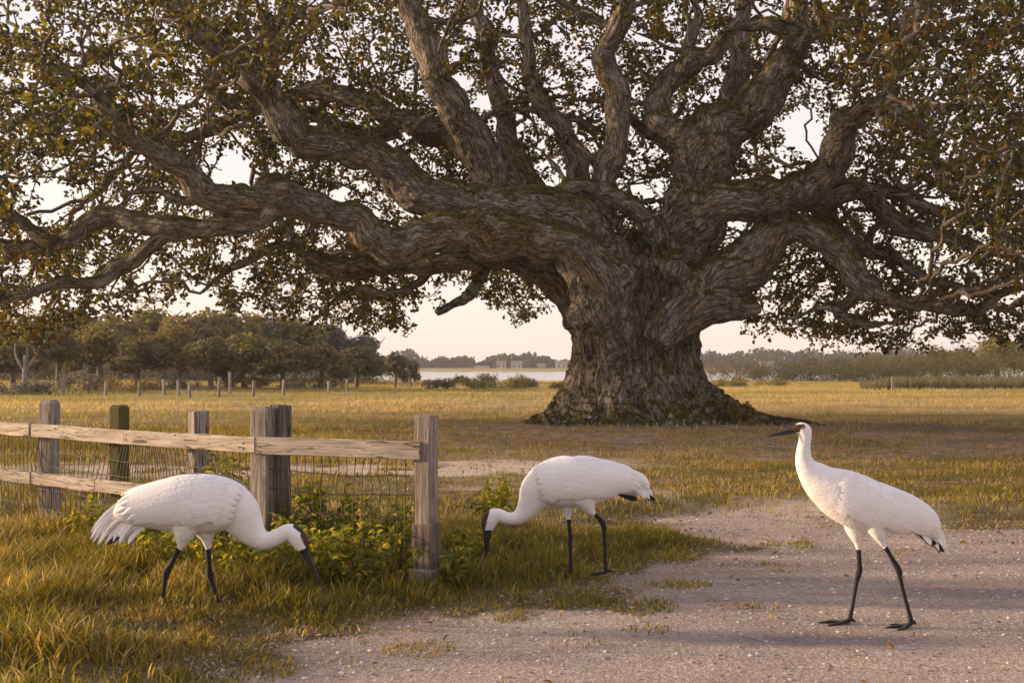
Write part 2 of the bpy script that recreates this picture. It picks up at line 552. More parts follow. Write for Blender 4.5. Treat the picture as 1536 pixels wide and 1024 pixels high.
    bump_to(t, b, hgt, 0.8, 0.02)
    return m
M['ground'] = ground_material()

def water_material():
    m, t, b = new_mat('lake water')
    geo = N(t, 'ShaderNodeNewGeometry')
    mp = N(t, 'ShaderNodeMapping'); mp.inputs['Scale'].default_value = (0.25, 1.0, 1.0)
    t.links.new(geo.outputs['Position'], mp.inputs['Vector'])
    n = noise_node(t, 0.6, 4, 0.6, mp.outputs[0])
    b.inputs['Base Color'].default_value = (0.3, 0.29, 0.29, 1)
    b.inputs['Roughness'].default_value = 0.2
    b.inputs['IOR'].default_value = 1.33
    b.inputs['Specular IOR Level'].default_value = 0.9
    bump_to(t, b, n.outputs['Fac'], 0.03, 0.1)
    return m
M['water'] = water_material()

# ------------------------------------------------------------------ terrain
def dist_of(y):           # distance of flat ground seen at photo row y
    return CH * F / (y - HZ)

def gpx(x, y):
    D = dist_of(y)
    return ((x - 768) / F * D, D)

road_poly = [gpx(*p) for p in [(-40, 1075), (150, 1062), (300, 1030), (400, 992), (470, 958), (560, 934), (640, 930), (760, 918), (860, 906), (915, 885),
             (940, 862), (1000, 848), (1080, 842), (1130, 822), (1075, 812), (1010, 796), (985, 780), (1060, 770), (1160, 775), (1260, 788), (1360, 792), (1536, 792)]]
road_poly += [(12, 13.6), (40, 13.0), (60, 9), (60, -12), (-30, -12), (-30, 4.8)]
road_poly = np.array(road_poly)

def poly_sd(P, poly):
    """signed distance, positive inside"""
    x, y = P[:, 0], P[:, 1]
    d = np.full(len(P), 1e9); ins = np.zeros(len(P), bool)
    for i in range(len(poly)):
        a, b_ = poly[i], poly[(i + 1) % len(poly)]
        ab = b_ - a
        t = np.clip(((x - a[0]) * ab[0] + (y - a[1]) * ab[1]) / (ab @ ab), 0, 1)
        d = np.minimum(d, np.hypot(x - a[0] - t * ab[0], y - a[1] - t * ab[1]))
        c = (a[1] > y) != (b_[1] > y)
        with np.errstate(divide='ignore', invalid='ignore'):
            xi = a[0] + (y - a[1]) / (b_[1] - a[1]) * ab[0] if b_[1] != a[1] else x * 0
        ins ^= c & (x < xi)
    return np.where(ins, d, -d)

def road_sd(P):
    P = np.asarray(P, float)
    Q3 = np.c_[P[:, :2], np.zeros(len(P))]
    return poly_sd(P, road_poly) + 0.45 * fbm(Q3 * 0.9, 3, 3) + 0.25 * fbm(Q3 * 3.2, 4, 2)

TREE = np.array([(962 - 768) / F * 36.3, 36.6])

def height(P, sd=None):
    P = np.asarray(P, float)
    if sd is None: sd = road_sd(P)
    x, y = P[:, 0], P[:, 1]
    Q3 = np.c_[P[:, :2], np.zeros(len(P))]
    bank = 0.10 * sstep(-0.05, 1.3, -sd) * (1 - 0.8 * sstep(14, 24, y))
    h = bank + (0.035 * fbm(Q3 * 0.8, 7, 3) + 0.012 * fbm(Q3 * 4, 8, 2)) * sstep(-0.3, 0.8, -sd) * (1 + sstep(20, 60, y) * 1.5)
    h = h + 0.006 * fbm(Q3 * 3.0, 9, 2) * sstep(-0.2, 0.6, sd)
    rt = np.hypot(x - TREE[0], y - TREE[1])
    h = h + 0.12 * np.exp(-(rt / 4.5) ** 2)
    h = h + 0.5 * sstep(70, 100, y) * sstep(-4, -30, x) * (1 - sstep(130, 165, y))   # low rise under the wood
    h = h - 2.2 * sstep(148, 178, y) * (1 - sstep(585, 615, y)) + 1.2 * sstep(600, 640, y)
    return h

def masks(P, sd):
    x, y = P[:, 0], P[:, 1]
    Q3 = np.c_[P[:, :2], np.zeros(len(P))]
    nz = fbm(Q3 * 0.5, 12, 3); nz2 = fbm(Q3 * 1.6, 13, 3)
    g = sstep(-0.25, 0.25, sd)
    # sandy track crossing behind the fence and the middle crane
    yc = 20.5 + 0.12 * (x + 3) + 1.2 * nz
    sand = 1.25 * np.exp(-((y - yc) / 2.4) ** 2) * sstep(-13, -9, x) * (1 - sstep(1.0, 3.2, x)) * sstep(-0.2, 0.35, nz2 + 0.25)
    s2 = np.exp(-((y - 14.2 - 0.1 * x) / 1.3) ** 2) * sstep(1.2, 2.4, x) * (1 - sstep(3.5, 6, x)) * sstep(-0.25, 0.3, nz2 + 0.1)
    s3 = np.exp(-((y - 16.5) / 0.8) ** 2) * sstep(-1.3, -0.4, x) * (1 - sstep(1.0, 3, x)) * sstep(-0.2, 0.3, nz2)
    sand = np.clip(sand + 0.8 * s2 + 0.7 * s3, 0, 1)
    # worn soil beneath the crown
    e1 = np.hypot((x - TREE[0] - 2.5) / 11.5, (y - 30.5) / 7.5)
    dirt = sstep(1.15, 0.75, e1 + 0.25 * nz + 0.2 * nz2)
    dirt = dirt * (0.75 + 0.25 * sstep(-0.2, 0.3, nz2))
    return g, sand, np.clip(dirt, 0, 1)

def axis(lo, hi, step, far_lo, far_hi, grow=1.13):
    a = list(np.arange(lo, hi + 1e-6, step))
    s = step
    while a[-1] < far_hi:
        s *= grow; a.append(a[-1] + s)
    s = step; b_ = [a[0]]
    while b_[-1] > far_lo:
        s *= grow; b_.append(b_[-1] - s)
    return np.array(b_[:0:-1] + a)

gx = axis(-7, 8, 0.085, -1500, 1500, 1.12)
gy = axis(5.5, 24, 0.085, -40, 1700, 1.06)
X, Y = np.meshgrid(gx, gy)
GP = np.c_[X.ravel(), Y.ravel()]
GSD = road_sd(GP)
GZ = height(GP, GSD)
gm_, sm_, dm_ = masks(GP, GSD)
nx_, ny_ = len(gx), len(gy)
ii = (np.arange(ny_ - 1)[:, None] * nx_ + np.arange(nx_ - 1)[None]).ravel()
GQ = np.stack([ii, ii + 1, ii + nx_ + 1, ii + nx_], -1)
isroad = GSD[GQ].mean(1) > 0
GV = np.c_[GP, GZ]
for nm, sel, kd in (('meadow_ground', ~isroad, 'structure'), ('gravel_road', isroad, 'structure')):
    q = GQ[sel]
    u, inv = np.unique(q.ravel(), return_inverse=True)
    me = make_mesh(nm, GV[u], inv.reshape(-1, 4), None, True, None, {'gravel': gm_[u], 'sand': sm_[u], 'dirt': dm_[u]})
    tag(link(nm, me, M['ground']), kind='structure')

# lake
lv = np.array([(-1500, 150, -0.5), (1500, 150, -0.5), (1500, 640, -0.5), (-1500, 640, -0.5)], float)
tag(link('lake_water', make_mesh('lake_water', lv, [[0, 1, 2, 3]]), M['water']), kind='structure')

# ------------------------------------------------------------------ the great oak
DT = 36.6
def limb_pts(lst, d0, d1, n=6):
    """list of (x, y, radius px) -> centres and radii in metres, depth offset running from d0 to d1"""
    A = np.array(lst, float)
    L = np.r_[0, np.cumsum(np.hypot(np.diff(A[:, 0]), np.diff(A[:, 1])))]
    L /= L[-1]
    D = DT + d0 + (d1 - d0) * L + 0.5 * np.sin(L * 9 + A[0, 0]) * min(1, abs(d1 - d0) / 2)
    P = np.array([np.r_[px(a[0], a[1], D[i]), a[2] * D[i] / F] for i, a in enumerate(A)])
    return catmull(P, n)

LIMBS = [
 ([(945, 520, 34), (925, 455, 48), (896, 385, 52), (856, 330, 46), (800, 306, 45), (740, 312, 38), (700, 305, 36), (640, 291, 35), (608, 270, 35), (585, 245, 34), (540, 226, 30), (490, 220, 30), (445, 205, 31), (422, 172, 29), (402, 138, 27), (360, 97, 29), (320, 63, 27), (280, 28, 24), (248, -4, 20), (190, -60, 13)], 0, -4.5),
 ([(940, 540, 34), (915, 470, 46), (885, 405, 46), (846, 372, 42), (800, 360, 40), (740, 357, 41), (690, 345, 37), (640, 352, 33), (600, 368, 33), (560, 350, 31), (520, 325, 29), (460, 310, 31), (415, 294, 31), (370, 309, 32), (330, 300, 29), (290, 270, 27), (250, 236, 25), (200, 200, 22), (165, 170, 20), (140, 138, 15), (95, 108, 9), (45, 82, 5)], -0.8, -7.0),
 ([(430, 305, 24), (385, 330, 22), (320, 340, 20), (260, 341, 20), (210, 335, 21), (160, 325, 22), (130, 338, 19), (95, 360, 17), (60, 371, 15), (25, 373, 17), (-5, 365, 12), (-70, 345, 6)], -4.6, -3.0),
 ([(262, 345, 16), (218, 375, 15), (180, 402, 18), (140, 426, 13), (95, 421, 14), (50, 440, 10), (-10, 452, 7)], -4.0, -6.0),
 ([(75, 368, 14), (45, 345, 13), (20, 322, 13), (-20, 318, 8)], -3.6, -3.8),
 ([(930, 600, 34), (900, 520, 40), (872, 468, 36), (838, 428, 31), (802, 401, 27), (760, 384, 25), (690, 388, 22), (640, 396, 21), (580, 396, 22), (530, 402, 24), (500, 404, 23), (470, 389, 20), (445, 368, 15), (428, 342, 9)], -0.3, 0.8),
 ([(730, 392, 12), (712, 430, 14), (690, 450, 11), (655, 468, 7)], 0.2, -0.6),
 ([(648, 404, 8), (622, 428, 9), (582, 440, 7), (540, 434, 6), (500, 452, 5), (472, 482, 3)], 0.4, 0.0),
 ([(478, 394, 11), (425, 366, 9), (385, 384, 9), (340, 408, 7), (300, 440, 4)], 0.6, -0.5),
 ([(830, 330, 34), (770, 280, 30), (725, 240, 28), (690, 215, 27), (650, 195, 25), (590, 178, 21), (540, 150, 19), (480, 134, 19), (430, 145, 16), (380, 166, 14), (330, 186, 13), (290, 204, 13), (255, 216, 9), (190, 232, 5)], 1.0, 4.0),
 ([(600, 190, 18), (530, 200, 16), (470, 170, 15), (400, 158, 13), (335, 150, 13), (312, 128, 9), (322, 95, 6)], 3.0, 4.5),
 ([(742, 300, 36), (722, 230, 31), (690, 175, 30), (657, 125, 28), (646, 80, 29), (626, 40, 25), (608, 0, 21), (592, -55, 14)], -0.6, -2.5),
 ([(815, 315, 30), (772, 240, 22), (757, 180, 20), (741, 120, 18), (730, 70, 16), (714, 18, 14), (688, -40, 9)], 1.6, 2.4),
 ([(890, 340, 34), (868, 280, 25), (860, 230, 22), (838, 188, 20), (810, 150, 18), (796, 108, 16), (790, 58, 14), (782, -20, 9)], 1.2, 1.6),
 ([(895, 345, 40), (902, 285, 27), (920, 225, 26), (930, 170, 26), (914, 112, 26), (907, 75, 20), (930, 34, 21), (946, -14, 18), (952, -70, 11)], -0.6, -1.2),
 ([(928, 160, 14), (962, 195, 13), (985, 205, 12), (1010, 180, 9), (1030, 150, 6)], -0.5, 0.8),
 ([(815, 300, 16), (862, 276, 15), (902, 286, 18), (942, 306, 19), (985, 350, 24), (1010, 400, 30)], -1.6, -0.8),
 ([(975, 540, 40), (998, 450, 56), (1026, 372, 58), (1042, 312, 54), (1046, 260, 48), (1056, 222, 48), (1068, 200, 42), (1112, 184, 39), (1146, 150, 35), (1166, 114, 33), (1186, 78, 30), (1196, 36, 24), (1204, -24, 20), (1215, -70, 12)], 0, -1.6),
 ([(1190, 60, 20), (1165, 37, 16), (1125, 38, 12), (1085, 25, 7)], -1.4, -1.0),
 ([(1186, 70, 18), (1212, 55, 16), (1245, 42, 12), (1290, 30, 8)], -1.4, -2.4),
 ([(1060, 215, 40), (1022, 202, 32), (996, 190, 29), (985, 168, 27), (987, 143, 25), (1010, 116, 24), (1046, 91, 21), (1076, 80, 17), (1092, 50, 13), (1116, 16, 11), (1125, -40, 6)], -0.8, -1.8),
 ([(1022, 112, 15), (1032, 70, 12), (1046, 24, 10), (1030, -30, 6)], -1.3, -1.6),
 ([(1062, 260, 40), (1088, 200, 26), (1097, 150, 24), (1106, 90, 20), (1111, 28, 17), (1121, -45, 10)], 1.2, 2.0),
 ([(1035, 330, 44), (1075, 302, 37), (1112, 300, 36), (1160, 296, 36), (1208, 282, 35), (1244, 250, 33), (1262, 210, 30), (1272, 180, 28), (1294, 165, 23), (1318, 160, 18), (1332, 128, 14), (1346, 78, 10), (1362, 20, 6)], -0.8, -4.0),
 ([(1115, 305, 24), (1175, 305, 22), (1240, 296, 25), (1290, 282, 23), (1330, 320, 21), (1370, 345, 19), (1410, 355, 15), (1470, 371, 11), (1560, 405, 6)], 0.3, -2.0),
 ([(1270, 285, 18), (1340, 290, 14), (1390, 310, 12), (1450, 330, 9), (1550, 350, 5)], 0.2, 1.5),
 ([(985, 520, 34), (1030, 450, 42), (1056, 428, 42), (1092, 410, 40), (1130, 388, 40), (1160, 355, 34), (1190, 341, 30), (1230, 356, 29), (1270, 391, 26), (1300, 430, 23), (1330, 447, 19), (1380, 455, 17), (1430, 462, 15), (1466, 467, 13), (1500, 441, 9), (1560, 425, 5)], -0.8, -4.0),
 ([(1000, 500, 34), (1062, 458, 36), (1112, 452, 31), (1136, 456, 20)], -1.2, -1.6),
 ([(1292, 425, 13), (1276, 450, 13), (1256, 470, 12), (1280, 481, 9), (1310, 488, 7), (1352, 480, 4)], -2.4, -3.0),
 ([(1262, 462, 9), (1225, 462, 7), (1195, 475, 6), (1150, 482, 4)], -2.6, -2.0),
 ([(1215, 300, 16), (1245, 330, 14), (1272, 362, 14), (1300, 376, 14), (1330, 380, 13), (1360, 401, 11), (1400, 421, 9), (1470, 436, 5)], 0.2, 1.2),
 ([(1330, 150, 12), (1390, 200, 12), (1405, 250, 10), (1430, 290, 7), (1480, 305, 4)], -3.0, -3.0),
 ([(330, 300, 12), (270, 300, 10), (235, 285, 8), (180, 292, 5)], -5.0, -4.0),
 ([(402, 140, 13), (410, 85, 12), (416, 40, 10), (430, 0, 7)], -4.0, -3.4),
]
tubes = []
for lst, d0, d1 in LIMBS:
    tubes.append(limb_pts(lst, d0, d1))

mb = MB()
samples = []      # pos, radius, limb id, arc length, e1, e2
def add_samples(C, R, lid):
    T, E1, E2 = frames(C)
    s = np.r_[0, np.cumsum(np.linalg.norm(np.diff(C, axis=0), axis=1))]
    for i in range(len(C)):
        samples.append(np.r_[C[i], R[i], lid, s[i], E1[i], E2[i]])

# trunk column with flutes and root flare
tz = np.linspace(-0.5, 5.6, 60)
prof = np.array([(-0.5, 3.5), (0.0, 2.95), (0.3, 2.65), (0.7, 2.42), (1.2, 2.26), (2.0, 2.08), (3.0, 2.06), (4.0, 2.15), (4.7, 2.0), (5.2, 1.5), (5.6, 0.7)])
tr = np.interp(tz, prof[:, 0], prof[:, 1])
tcx = np.interp(tz, [-0.5, 0, 1, 3, 6], [3.62, 3.62, 3.55, 3.55, 3.65])
K = 96
th = np.arange(K) / K * 2 * math.pi
flare = np.clip((1.7 - tz) / 2.2, 0, 1)
lob = np.zeros((len(tz), K))
for k, (a0, wd, am) in enumerate([(-2.85, .3, .9), (-2.3, .26, .45), (-1.75, .24, .3), (-1.2, .25, .42), (-0.62, .24, .5), (-0.1, .26, 1.25), (.55, .3, .8), (1.2, .3, .7), (1.9, .3, .8), (2.6, .3, .7)]):
    dth = (th[None] + 0.06 * np.sin(tz[:, None] * 1.7 + k) - a0 + math.pi) % (2 * math.pi) - math.pi
    lob += am * np.exp(-(dth / wd) ** 2) * flare[:, None] ** 2.2 * 1.5
    lob += 0.17 * np.exp(-(dth / (wd * 0.95)) ** 2) * np.clip((tz[:, None] + 0.5) / 1.0, 0, 1) - 0.05
flut = 0.07 * np.sin(th * 9 + 0.5 * np.sin(tz * 0.9)[:, None]) + 0.05 * np.sin(th * 17 + 1.3 + 0.7 * np.sin(tz * 1.3)[:, None])
RR = tr[:, None] * 1.05 + lob + flut * (tr[:, None] / 2)
TV = np.stack([tcx[:, None] + RR * np.cos(th), DT + 0.35 + 0.85 * RR * np.sin(th), np.repeat(tz[:, None], K, 1)], -1).reshape(-1, 3)
i_ = np.arange(len(tz) - 1)[:, None] * K; j_ = np.arange(K)[None]; j2_ = (j_ + 1) % K
TQ = np.stack([i_ + j_, i_ + j2_, i_ + K + j2_, i_ + K + j_], -1).reshape(-1, 4)
nT = len(TV)
TV = np.vstack([TV, [tcx[0], DT, tz[0]], [tcx[-1], DT, tz[-1]]])
jj = np.arange(K)
TT = np.vstack([np.stack([np.full(K, nT), (jj + 1) % K, jj], -1), np.stack([np.full(K, nT + 1), nT - K + jj, nT - K + (jj + 1) % K], -1)])
mb.add(TV, TQ, TT)
TC = np.c_[tcx, np.full(len(tz), DT + 0.25), tz]
add_samples(TC, tr, 0)
for lid, c in enumerate(tubes):
    C, R = c[:, :3].copy(), c[:, 3].copy()
    wob = np.clip(R, 0, 0.5)[:, None]
    C += 0.22 * wob * np.c_[vnoise(np.c_[np.arange(len(C)) * 0.33, np.full(len(C), lid * 3.1), np.zeros(len(C))], 21), vnoise(np.c_[np.arange(len(C)) * 0.3, np.full(len(C), lid * 5.1), np.ones(len(C))], 22), vnoise(np.c_[np.arange(len(C)) * 0.36, np.full(len(C), lid * 7.7), np.ones(len(C))], 23)]
    R *= np.interp(R, [0.25, 0.8], [0.74, 0.85]) + 0.13 * vnoise(np.c_[np.arange(len(C)) * 0.5, np.full(len(C), lid * 2.3), np.zeros(len(C))], 24)
    V, Q, T = tube(C, R, K=18)
    mb.add(V, Q, T)
    add_samples(C, R, lid + 1)
    tubes[lid] = np.c_[C, R]
for (ra, r1_, rl, rr0) in [(-2.85, 2.2, 3.45, 0.32), (-2.4, 2.2, 3.7, 0.26), (-2.0, 2.1, 3.9, 0.30), (-1.62, 2.1, 3.5, 0.22), (-1.2, 2.1, 3.9, 0.30), (-0.8, 2.1, 3.7, 0.26), (-0.42, 2.1, 4.6, 0.33), (-0.12, 2.1, 5.8, 0.30), (0.4, 2.2, 4.2, 0.3), (2.7, 2.2, 4.2, 0.3), (3.15, 2.2, 3.4, 0.32)]:
    qs = np.linspace(0, 1, 5)
    rr_ = 1.5 + (rl - 1.5) * qs
    aa_ = ra + 0.12 * np.sin(qs * 4 + ra * 3)
    C = catmull(np.c_[3.62 + rr_ * np.cos(aa_), DT + 0.35 + rr_ * np.sin(aa_) * 0.85, np.array([1.35, 0.48, 0.13, 0.03, -0.14])], 6)
    R = np.interp(np.linspace(0, 1, len(C)), [0, 0.3, 0.7, 1], [rr0 * 0.9, rr0, rr0 * 0.6, 0.08])
    V, Q, T = tube(C, R, K=16); mb.add(V, Q, T); add_samples(C, R, 0)
# medium gnarled branches wandering off the limbs
gr_ = np.random.default_rng(5)
S0 = np.array(samples)
cand = S0[(S0[:, 4] > 0) & (S0[:, 3] < 0.62) & (S0[:, 3] > 0.14)]
for q in range(150):
    p = cand[gr_.integers(len(cand))]
    if not (-18 < p[0] < 22): continue
    tg = np.cross(p[6:9], p[9:12])
    d = unit(gr_.normal(0, 1, 3) * np.array([1, 0.8, 0.8]) + np.array([0, 0.6, 0.25]) + 0.5 * tg * np.sign(gr_.normal(0.4, 1)))
    r_ = min(0.5 * p[3], gr_.uniform(0.08, 0.17)); n_ = int(gr_.uniform(10, 20))
    C = [p[:3].copy()]; cv = gr_.normal(0, 0.3, 3)
    for k_ in range(n_):
        cv = 0.72 * cv + gr_.normal(0, 0.24, 3)
        d = unit(d + cv * 0.55 + np.array([0, 0, 0.03]))
        C.append(C[-1] + d * 0.24)
    C = np.array(C); ex_ = 768 + C[:, 0] / C[:, 1] * F; ey_ = HZ - (C[:, 2] - CH) / C[:, 1] * F
    if C[:, 1].min() < 35.0 or (ey_ > np.interp(ex_, [0, 600, 640, 760, 1060, 1120, 1536], [470, 470, 400, 370, 370, 440, 490])).any(): continue
    C = catmull(C, 3); R = np.linspace(r_, 0.035, len(C)) * (1 + 0.15 * gr_.normal(0, 1, len(C)).cumsum() / 6)
    V, Q, T = tube(C, np.clip(R, 0.035, 0.2), K=9); mb.add(V, Q, T); add_samples(C, np.clip(R, 0.035, 0.2), int(p[4]))
# burls, knots and broken stubs
for (bx, by, dd, br) in [(880, 470, -2.0, 26), (895, 480, -2.2, 15), (1012, 405, -2.0, 20), (412, 290, -4.5, 30), (1028, 205, -1.4, 25), (1072, 215, -1.6, 22), (1162, 300, -1.9, 26), (700, 208, 0.6, 30), (1005, 395, -1.7, 22), (930, 410, -2.0, 20)]:
    c0 = px(bx, by, DT + dd); r0 = br * DT / F
    u = np.linspace(-1, 1, 9)
    C = c0 + np.outer(u, [0.15, -1, 0.1]) * r0
    V, Q, T = tube(C, r0 * np.sqrt(np.clip(1 - (u * 0.98) ** 2, 0.02, 1)), K=14)
    mb.add(V, Q, T)
S = np.array(samples)
OV, OQ, OT = remesh(*mb.arrays(), 0.045)
OE = edges_of(OQ, OT)
OVs = laplace(OV, OE, 30, 0.5)
OV = laplace(OV, OE, 4, 0.5)
wj = sstep(6.2, 3.5, np.linalg.norm((OV - np.array([TREE[0], DT, 4.6])) * np.array([1, 1, 0.9]), axis=1))[:, None]
OV = OV * (1 - wj) + OVs * wj
# limb coordinates of every vertex
bid = np.empty(len(OV), np.int64)
sp = S[:, :3].astype(np.float32); sr = S[:, 3].astype(np.float32)
for a in range(0, len(OV), 20000):
    v = OV[a:a + 20000].astype(np.float32)
    d2 = (v ** 2).sum(1)[:, None] + (sp ** 2).sum(1)[None] - 2 * v @ sp.T
    d = np.sqrt(np.maximum(d2, 0)) - sr[None]
    bid[a:a + 20000] = d.argmin(1)
B = S[bid]
off = OV - B[:, :3]
tang = np.cross(B[:, 6:9], B[:, 9:12])
al = (off * tang).sum(1)
c1 = (off * B[:, 6:9]).sum(1); c2 = (off * B[:, 9:12]).sum(1)
bark = np.c_[c1, c2, (B[:, 5] + al) * np.where(B[:, 3] > 1.2, 0.17, 0.25) + B[:, 4] * 5.37]
lid_v = B[:, 4].astype(int)
nrm = vnormals(OV, OQ)
rad = np.clip(B[:, 3], 0.1, 1.6)
amp = 0.018 + 0.075 * sstep(0.2, 1.3, rad)
ROT = np.array([[0.36, 0.48, -0.8], [-0.8, 0.6, 0.0], [0.48, 0.64, 0.6]])
warp = np.c_[vnoise(OV * 1.6, 35), vnoise(OV * 1.6 + 7, 36), vnoise(OV * 1.6 + 13, 37)] * 0.06
barkw = (bark + warp * np.array([1, 1, 0.5])) @ ROT.T
ridge = np.minimum(np.abs(vnoise(barkw * np.array([3.6, 3.6, 3.6]), 31)) * 3.2, 1.0) * 1.6 - 0.8
ridge2 = np.minimum(np.abs(vnoise(barkw * 8.0 + 9, 32)) * 3.0, 1.0) * 1.6 - 0.8
lump = fbm(OV * 1.5, 33, 2)
OV = OV + nrm * (amp * (0.8 * ridge + 0.5 * ridge2 - 0.2) + 0.09 * np.clip(rad, 0, 0.8) * lump + 0.03 * vnoise(OV * 5, 34) * np.clip(rad * 2, 0, 1))[:, None]

oak = empty('oak_tree', (TREE[0], DT, 0.0))
tag(oak, 'huge spreading old oak with mossy fluted trunk and gnarled twisting limbs', 'tree')
off0 = np.array([TREE[0], DT, 0.0])
lid_q = lid_v[OQ[:, 0]]
for lid in range(len(tubes) + 1):
    q = OQ[lid_q == lid]
    if len(q) < 10: continue
    u, inv = np.unique(q.ravel(), return_inverse=True)
    me = make_mesh('trunk' if lid == 0 else 'limb', OV[u] - off0, inv.reshape(-1, 4), None, True, None, {'bark': bark[u]})
    link('trunk' if lid == 0 else 'limb', me, M['bark'], oak)

# --- branchlets by space colonisation
def fringe(x):        # lowest photo row reached by foliage
    return np.interp(x, [-150, 0, 90, 150, 250, 340, 440, 520, 600, 640, 680, 740, 790, 840, 870, 1040, 1080, 1130, 1200, 1270, 1340, 1420, 1500, 1650],
                     [520, 540, 515, 480, 458, 470, 478, 492, 500, 440, 425, 470, 495, 450, 380, 400, 440, 495, 515, 540, 535, 522, 525, 530])
def to_px(P):
    return 768 + P[:, 0] / P[:, 1] * F, HZ - (P[:, 2] - CH) / P[:, 1] * F

def sample_crown(n):
    P = np.c_[rng.uniform(-20, 27, n), rng.uniform(19.5, 51, n), rng.uniform(2.3, 16.5, n)]
    e = np.sqrt(((P[:, 0] - 3.2) / 23.5) ** 2 + ((P[:, 1] - 36.5) / 15.0) ** 2 + ((P[:, 2] - 3.0) / 13.5) ** 2)
    X_, Y_ = to_px(P)
    fr = fringe(X_) + 14 * vnoise(np.c_[X_ / 22, np.zeros(n), P[:, 1] / 3], 41)
    keep = (e < 1.0) & (Y_ < fr)
    p = np.where(P[:, 1] > 36.5, 1.0, 0.35)
    p = p * (0.45 + 0.55 * sstep(0.45, 0.8, e))
    front = P[:, 1] < 34.5
    lim = np.interp(X_, [-200, 0, 150, 330, 480, 620, 1120, 1230, 1330, 1420, 1536, 1700], [480, 330, 210, 130, 60, -20, -20, 60, 180, 340, 480, 500])
    p = np.where(front & (Y_ > lim), 0.0, p)
    p = np.where(front & (Y_ <= lim), 0.8, p)
    p = np.where((P[:, 1] > 34.5) & (P[:, 1] < 37) & (Y_ < 360) & (X_ > 560) & (X_ < 1280), p * 0.25, p)
    # thinner towards the low fringe
    p = p * (0.75 + 0.25 * sstep(0, 110, fr - Y_))
    p = p * np.where((Y_ > 330) & (X_ < 620), 1.7, 1.0)
    p = p * np.where(Y_ < -60, np.where(front, 0.1, 0.35), 1.0) * np.where((X_ < -120) | (X_ > 1660), 0.4, 1)
    for (hx, hy, hr) in [(1215, 208, 46), (345, 262, 46), (965, 300, 36), (300, 450, 30), (60, 300, 40), (120, 310, 30), (330, 300, 26), (520, 290, 24), (1385, 140, 20), (735, 330, 16), (640, 420, 20), (230, 420, 34), (350, 400, 30), (1110, 335, 24), (1090, 505, 20)]:
        p = np.where(np.hypot(X_ - hx, Y_ - hy) < hr, 0.0, p)
    # clumps
    p = p * (0.3 + 0.7 * sstep(-0.25, 0.25, fbm(P * 0.55, 43, 2)))
    return P[keep & (rng.random(n) < p)]

AT = sample_crown(150000)
print('attractors', len(AT))
AT = AT[:17000]
seed_sel = (S[:, 4] > 0) & (S[:, 3] < 0.62)
SP = S[seed_sel][::2]
nodes = [p for p in SP[:, :3]]; parent = [-1] * len(SP); nrad0 = list(SP[:, 3])
nodes = np.array(nodes); par = np.array(parent)
def nearest(Pa, Nn, chunk=400):
    dd = np.full(len(Pa), 1e9); ix = np.zeros(len(Pa), int)
    for a in range(0, len(Nn), chunk):
        d = np.linalg.norm(Pa[:, None] - Nn[None, a:a + chunk], axis=2)
        k = d.argmin(1); m = d[np.arange(len(Pa)), k]
        up = m < dd; dd[up] = m[up]; ix[up] = k[up] + a
    return dd, ix
ND, NI = nearest(AT, nodes)
STEP = 0.36
childc = np.zeros(len(nodes), int)
for itn in range(130):
    ok = ND < 9.0
    if not ok.any() or len(AT) == 0: break
    idx = NI[ok]
    dirs = unit(AT[ok] - nodes[idx])
    acc = np.zeros((len(nodes), 3)); np.add.at(acc, idx, dirs)
    act = np.unique(idx)
    act = act[childc[act] < 3]
    if len(act) == 0: break
    g = unit(acc[act]) + rng.normal(0, 0.30, (len(act), 3))
    new = nodes[act] + unit(g) * STEP
    base = len(nodes)
    nodes = np.vstack([nodes, new]); par = np.r_[par, act]
    childc[act] += 1
    childc = np.r_[childc, np.zeros(len(new), int)]
    d, k = nearest(AT, new)
    up = d < ND
    ND[up] = d[up]; NI[up] = k[up] + base
    kill = ND < 0.5
    AT, ND, NI = AT[~kill], ND[~kill], NI[~kill]
nseed = len(SP)
nn = len(nodes)
# radii by the pipe model
acc = np.zeros(nn)
hasch = np.zeros(nn, bool); hasch[par[nseed:]] = True
rad_n = np.zeros(nn)
for i in range(nn - 1, nseed - 1, -1):
    if acc[i] == 0: rad_n[i] = 0.016
    else: rad_n[i] = min(acc[i] ** (1 / 2.2), 0.2)
    acc[par[i]] += rad_n[i] ** 2.2
rs = np.array(nrad0)
rad_n[:nseed] = np.minimum(acc[:nseed] ** (1 / 2.2) * 1.05, rs * 0.7)
# twigs
idx = np.arange(nseed, nn)
A0, A1 = nodes[par[idx]], nodes[idx]
r0 = np.minimum(rad_n[par[idx]], rad_n[idx] * 1.35); r1 = rad_n[idx]
T = unit(A1 - A0)
up_ = np.where(np.abs(T[:, 2:3]) > 0.9, np.array([[1.0, 0, 0]]), np.array([[0, 0, 1.0]]))
E1 = unit(np.cross(T, up_)); E2 = np.cross(T, E1)
KS = 5
an = np.arange(KS) / KS * 2 * math.pi
ring = np.cos(an)[None, :, None] * E1[:, None] + np.sin(an)[None, :, None] * E2[:, None]
R0 = (A0 - T * r0[:, None] * 0.4)[:, None] + ring * r0[:, None, None]
R1 = (A1 + T * r1[:, None] * 0.4)[:, None] + ring * r1[:, None, None]
VV = np.stack([R0, R1], 1).reshape(-1, 3)
bq = np.arange(len(idx))[:, None] * (2 * KS)
j = np.arange(KS)[None]; jn = (j + 1) % KS
QQ = np.stack([bq + j, bq + jn, bq + KS + jn, bq + KS + j], -1).reshape(-1, 4)
tw = link('twigs', make_mesh('twigs', VV - off0, QQ), M['twig'], oak)
tw['kind'] = 'stuff'

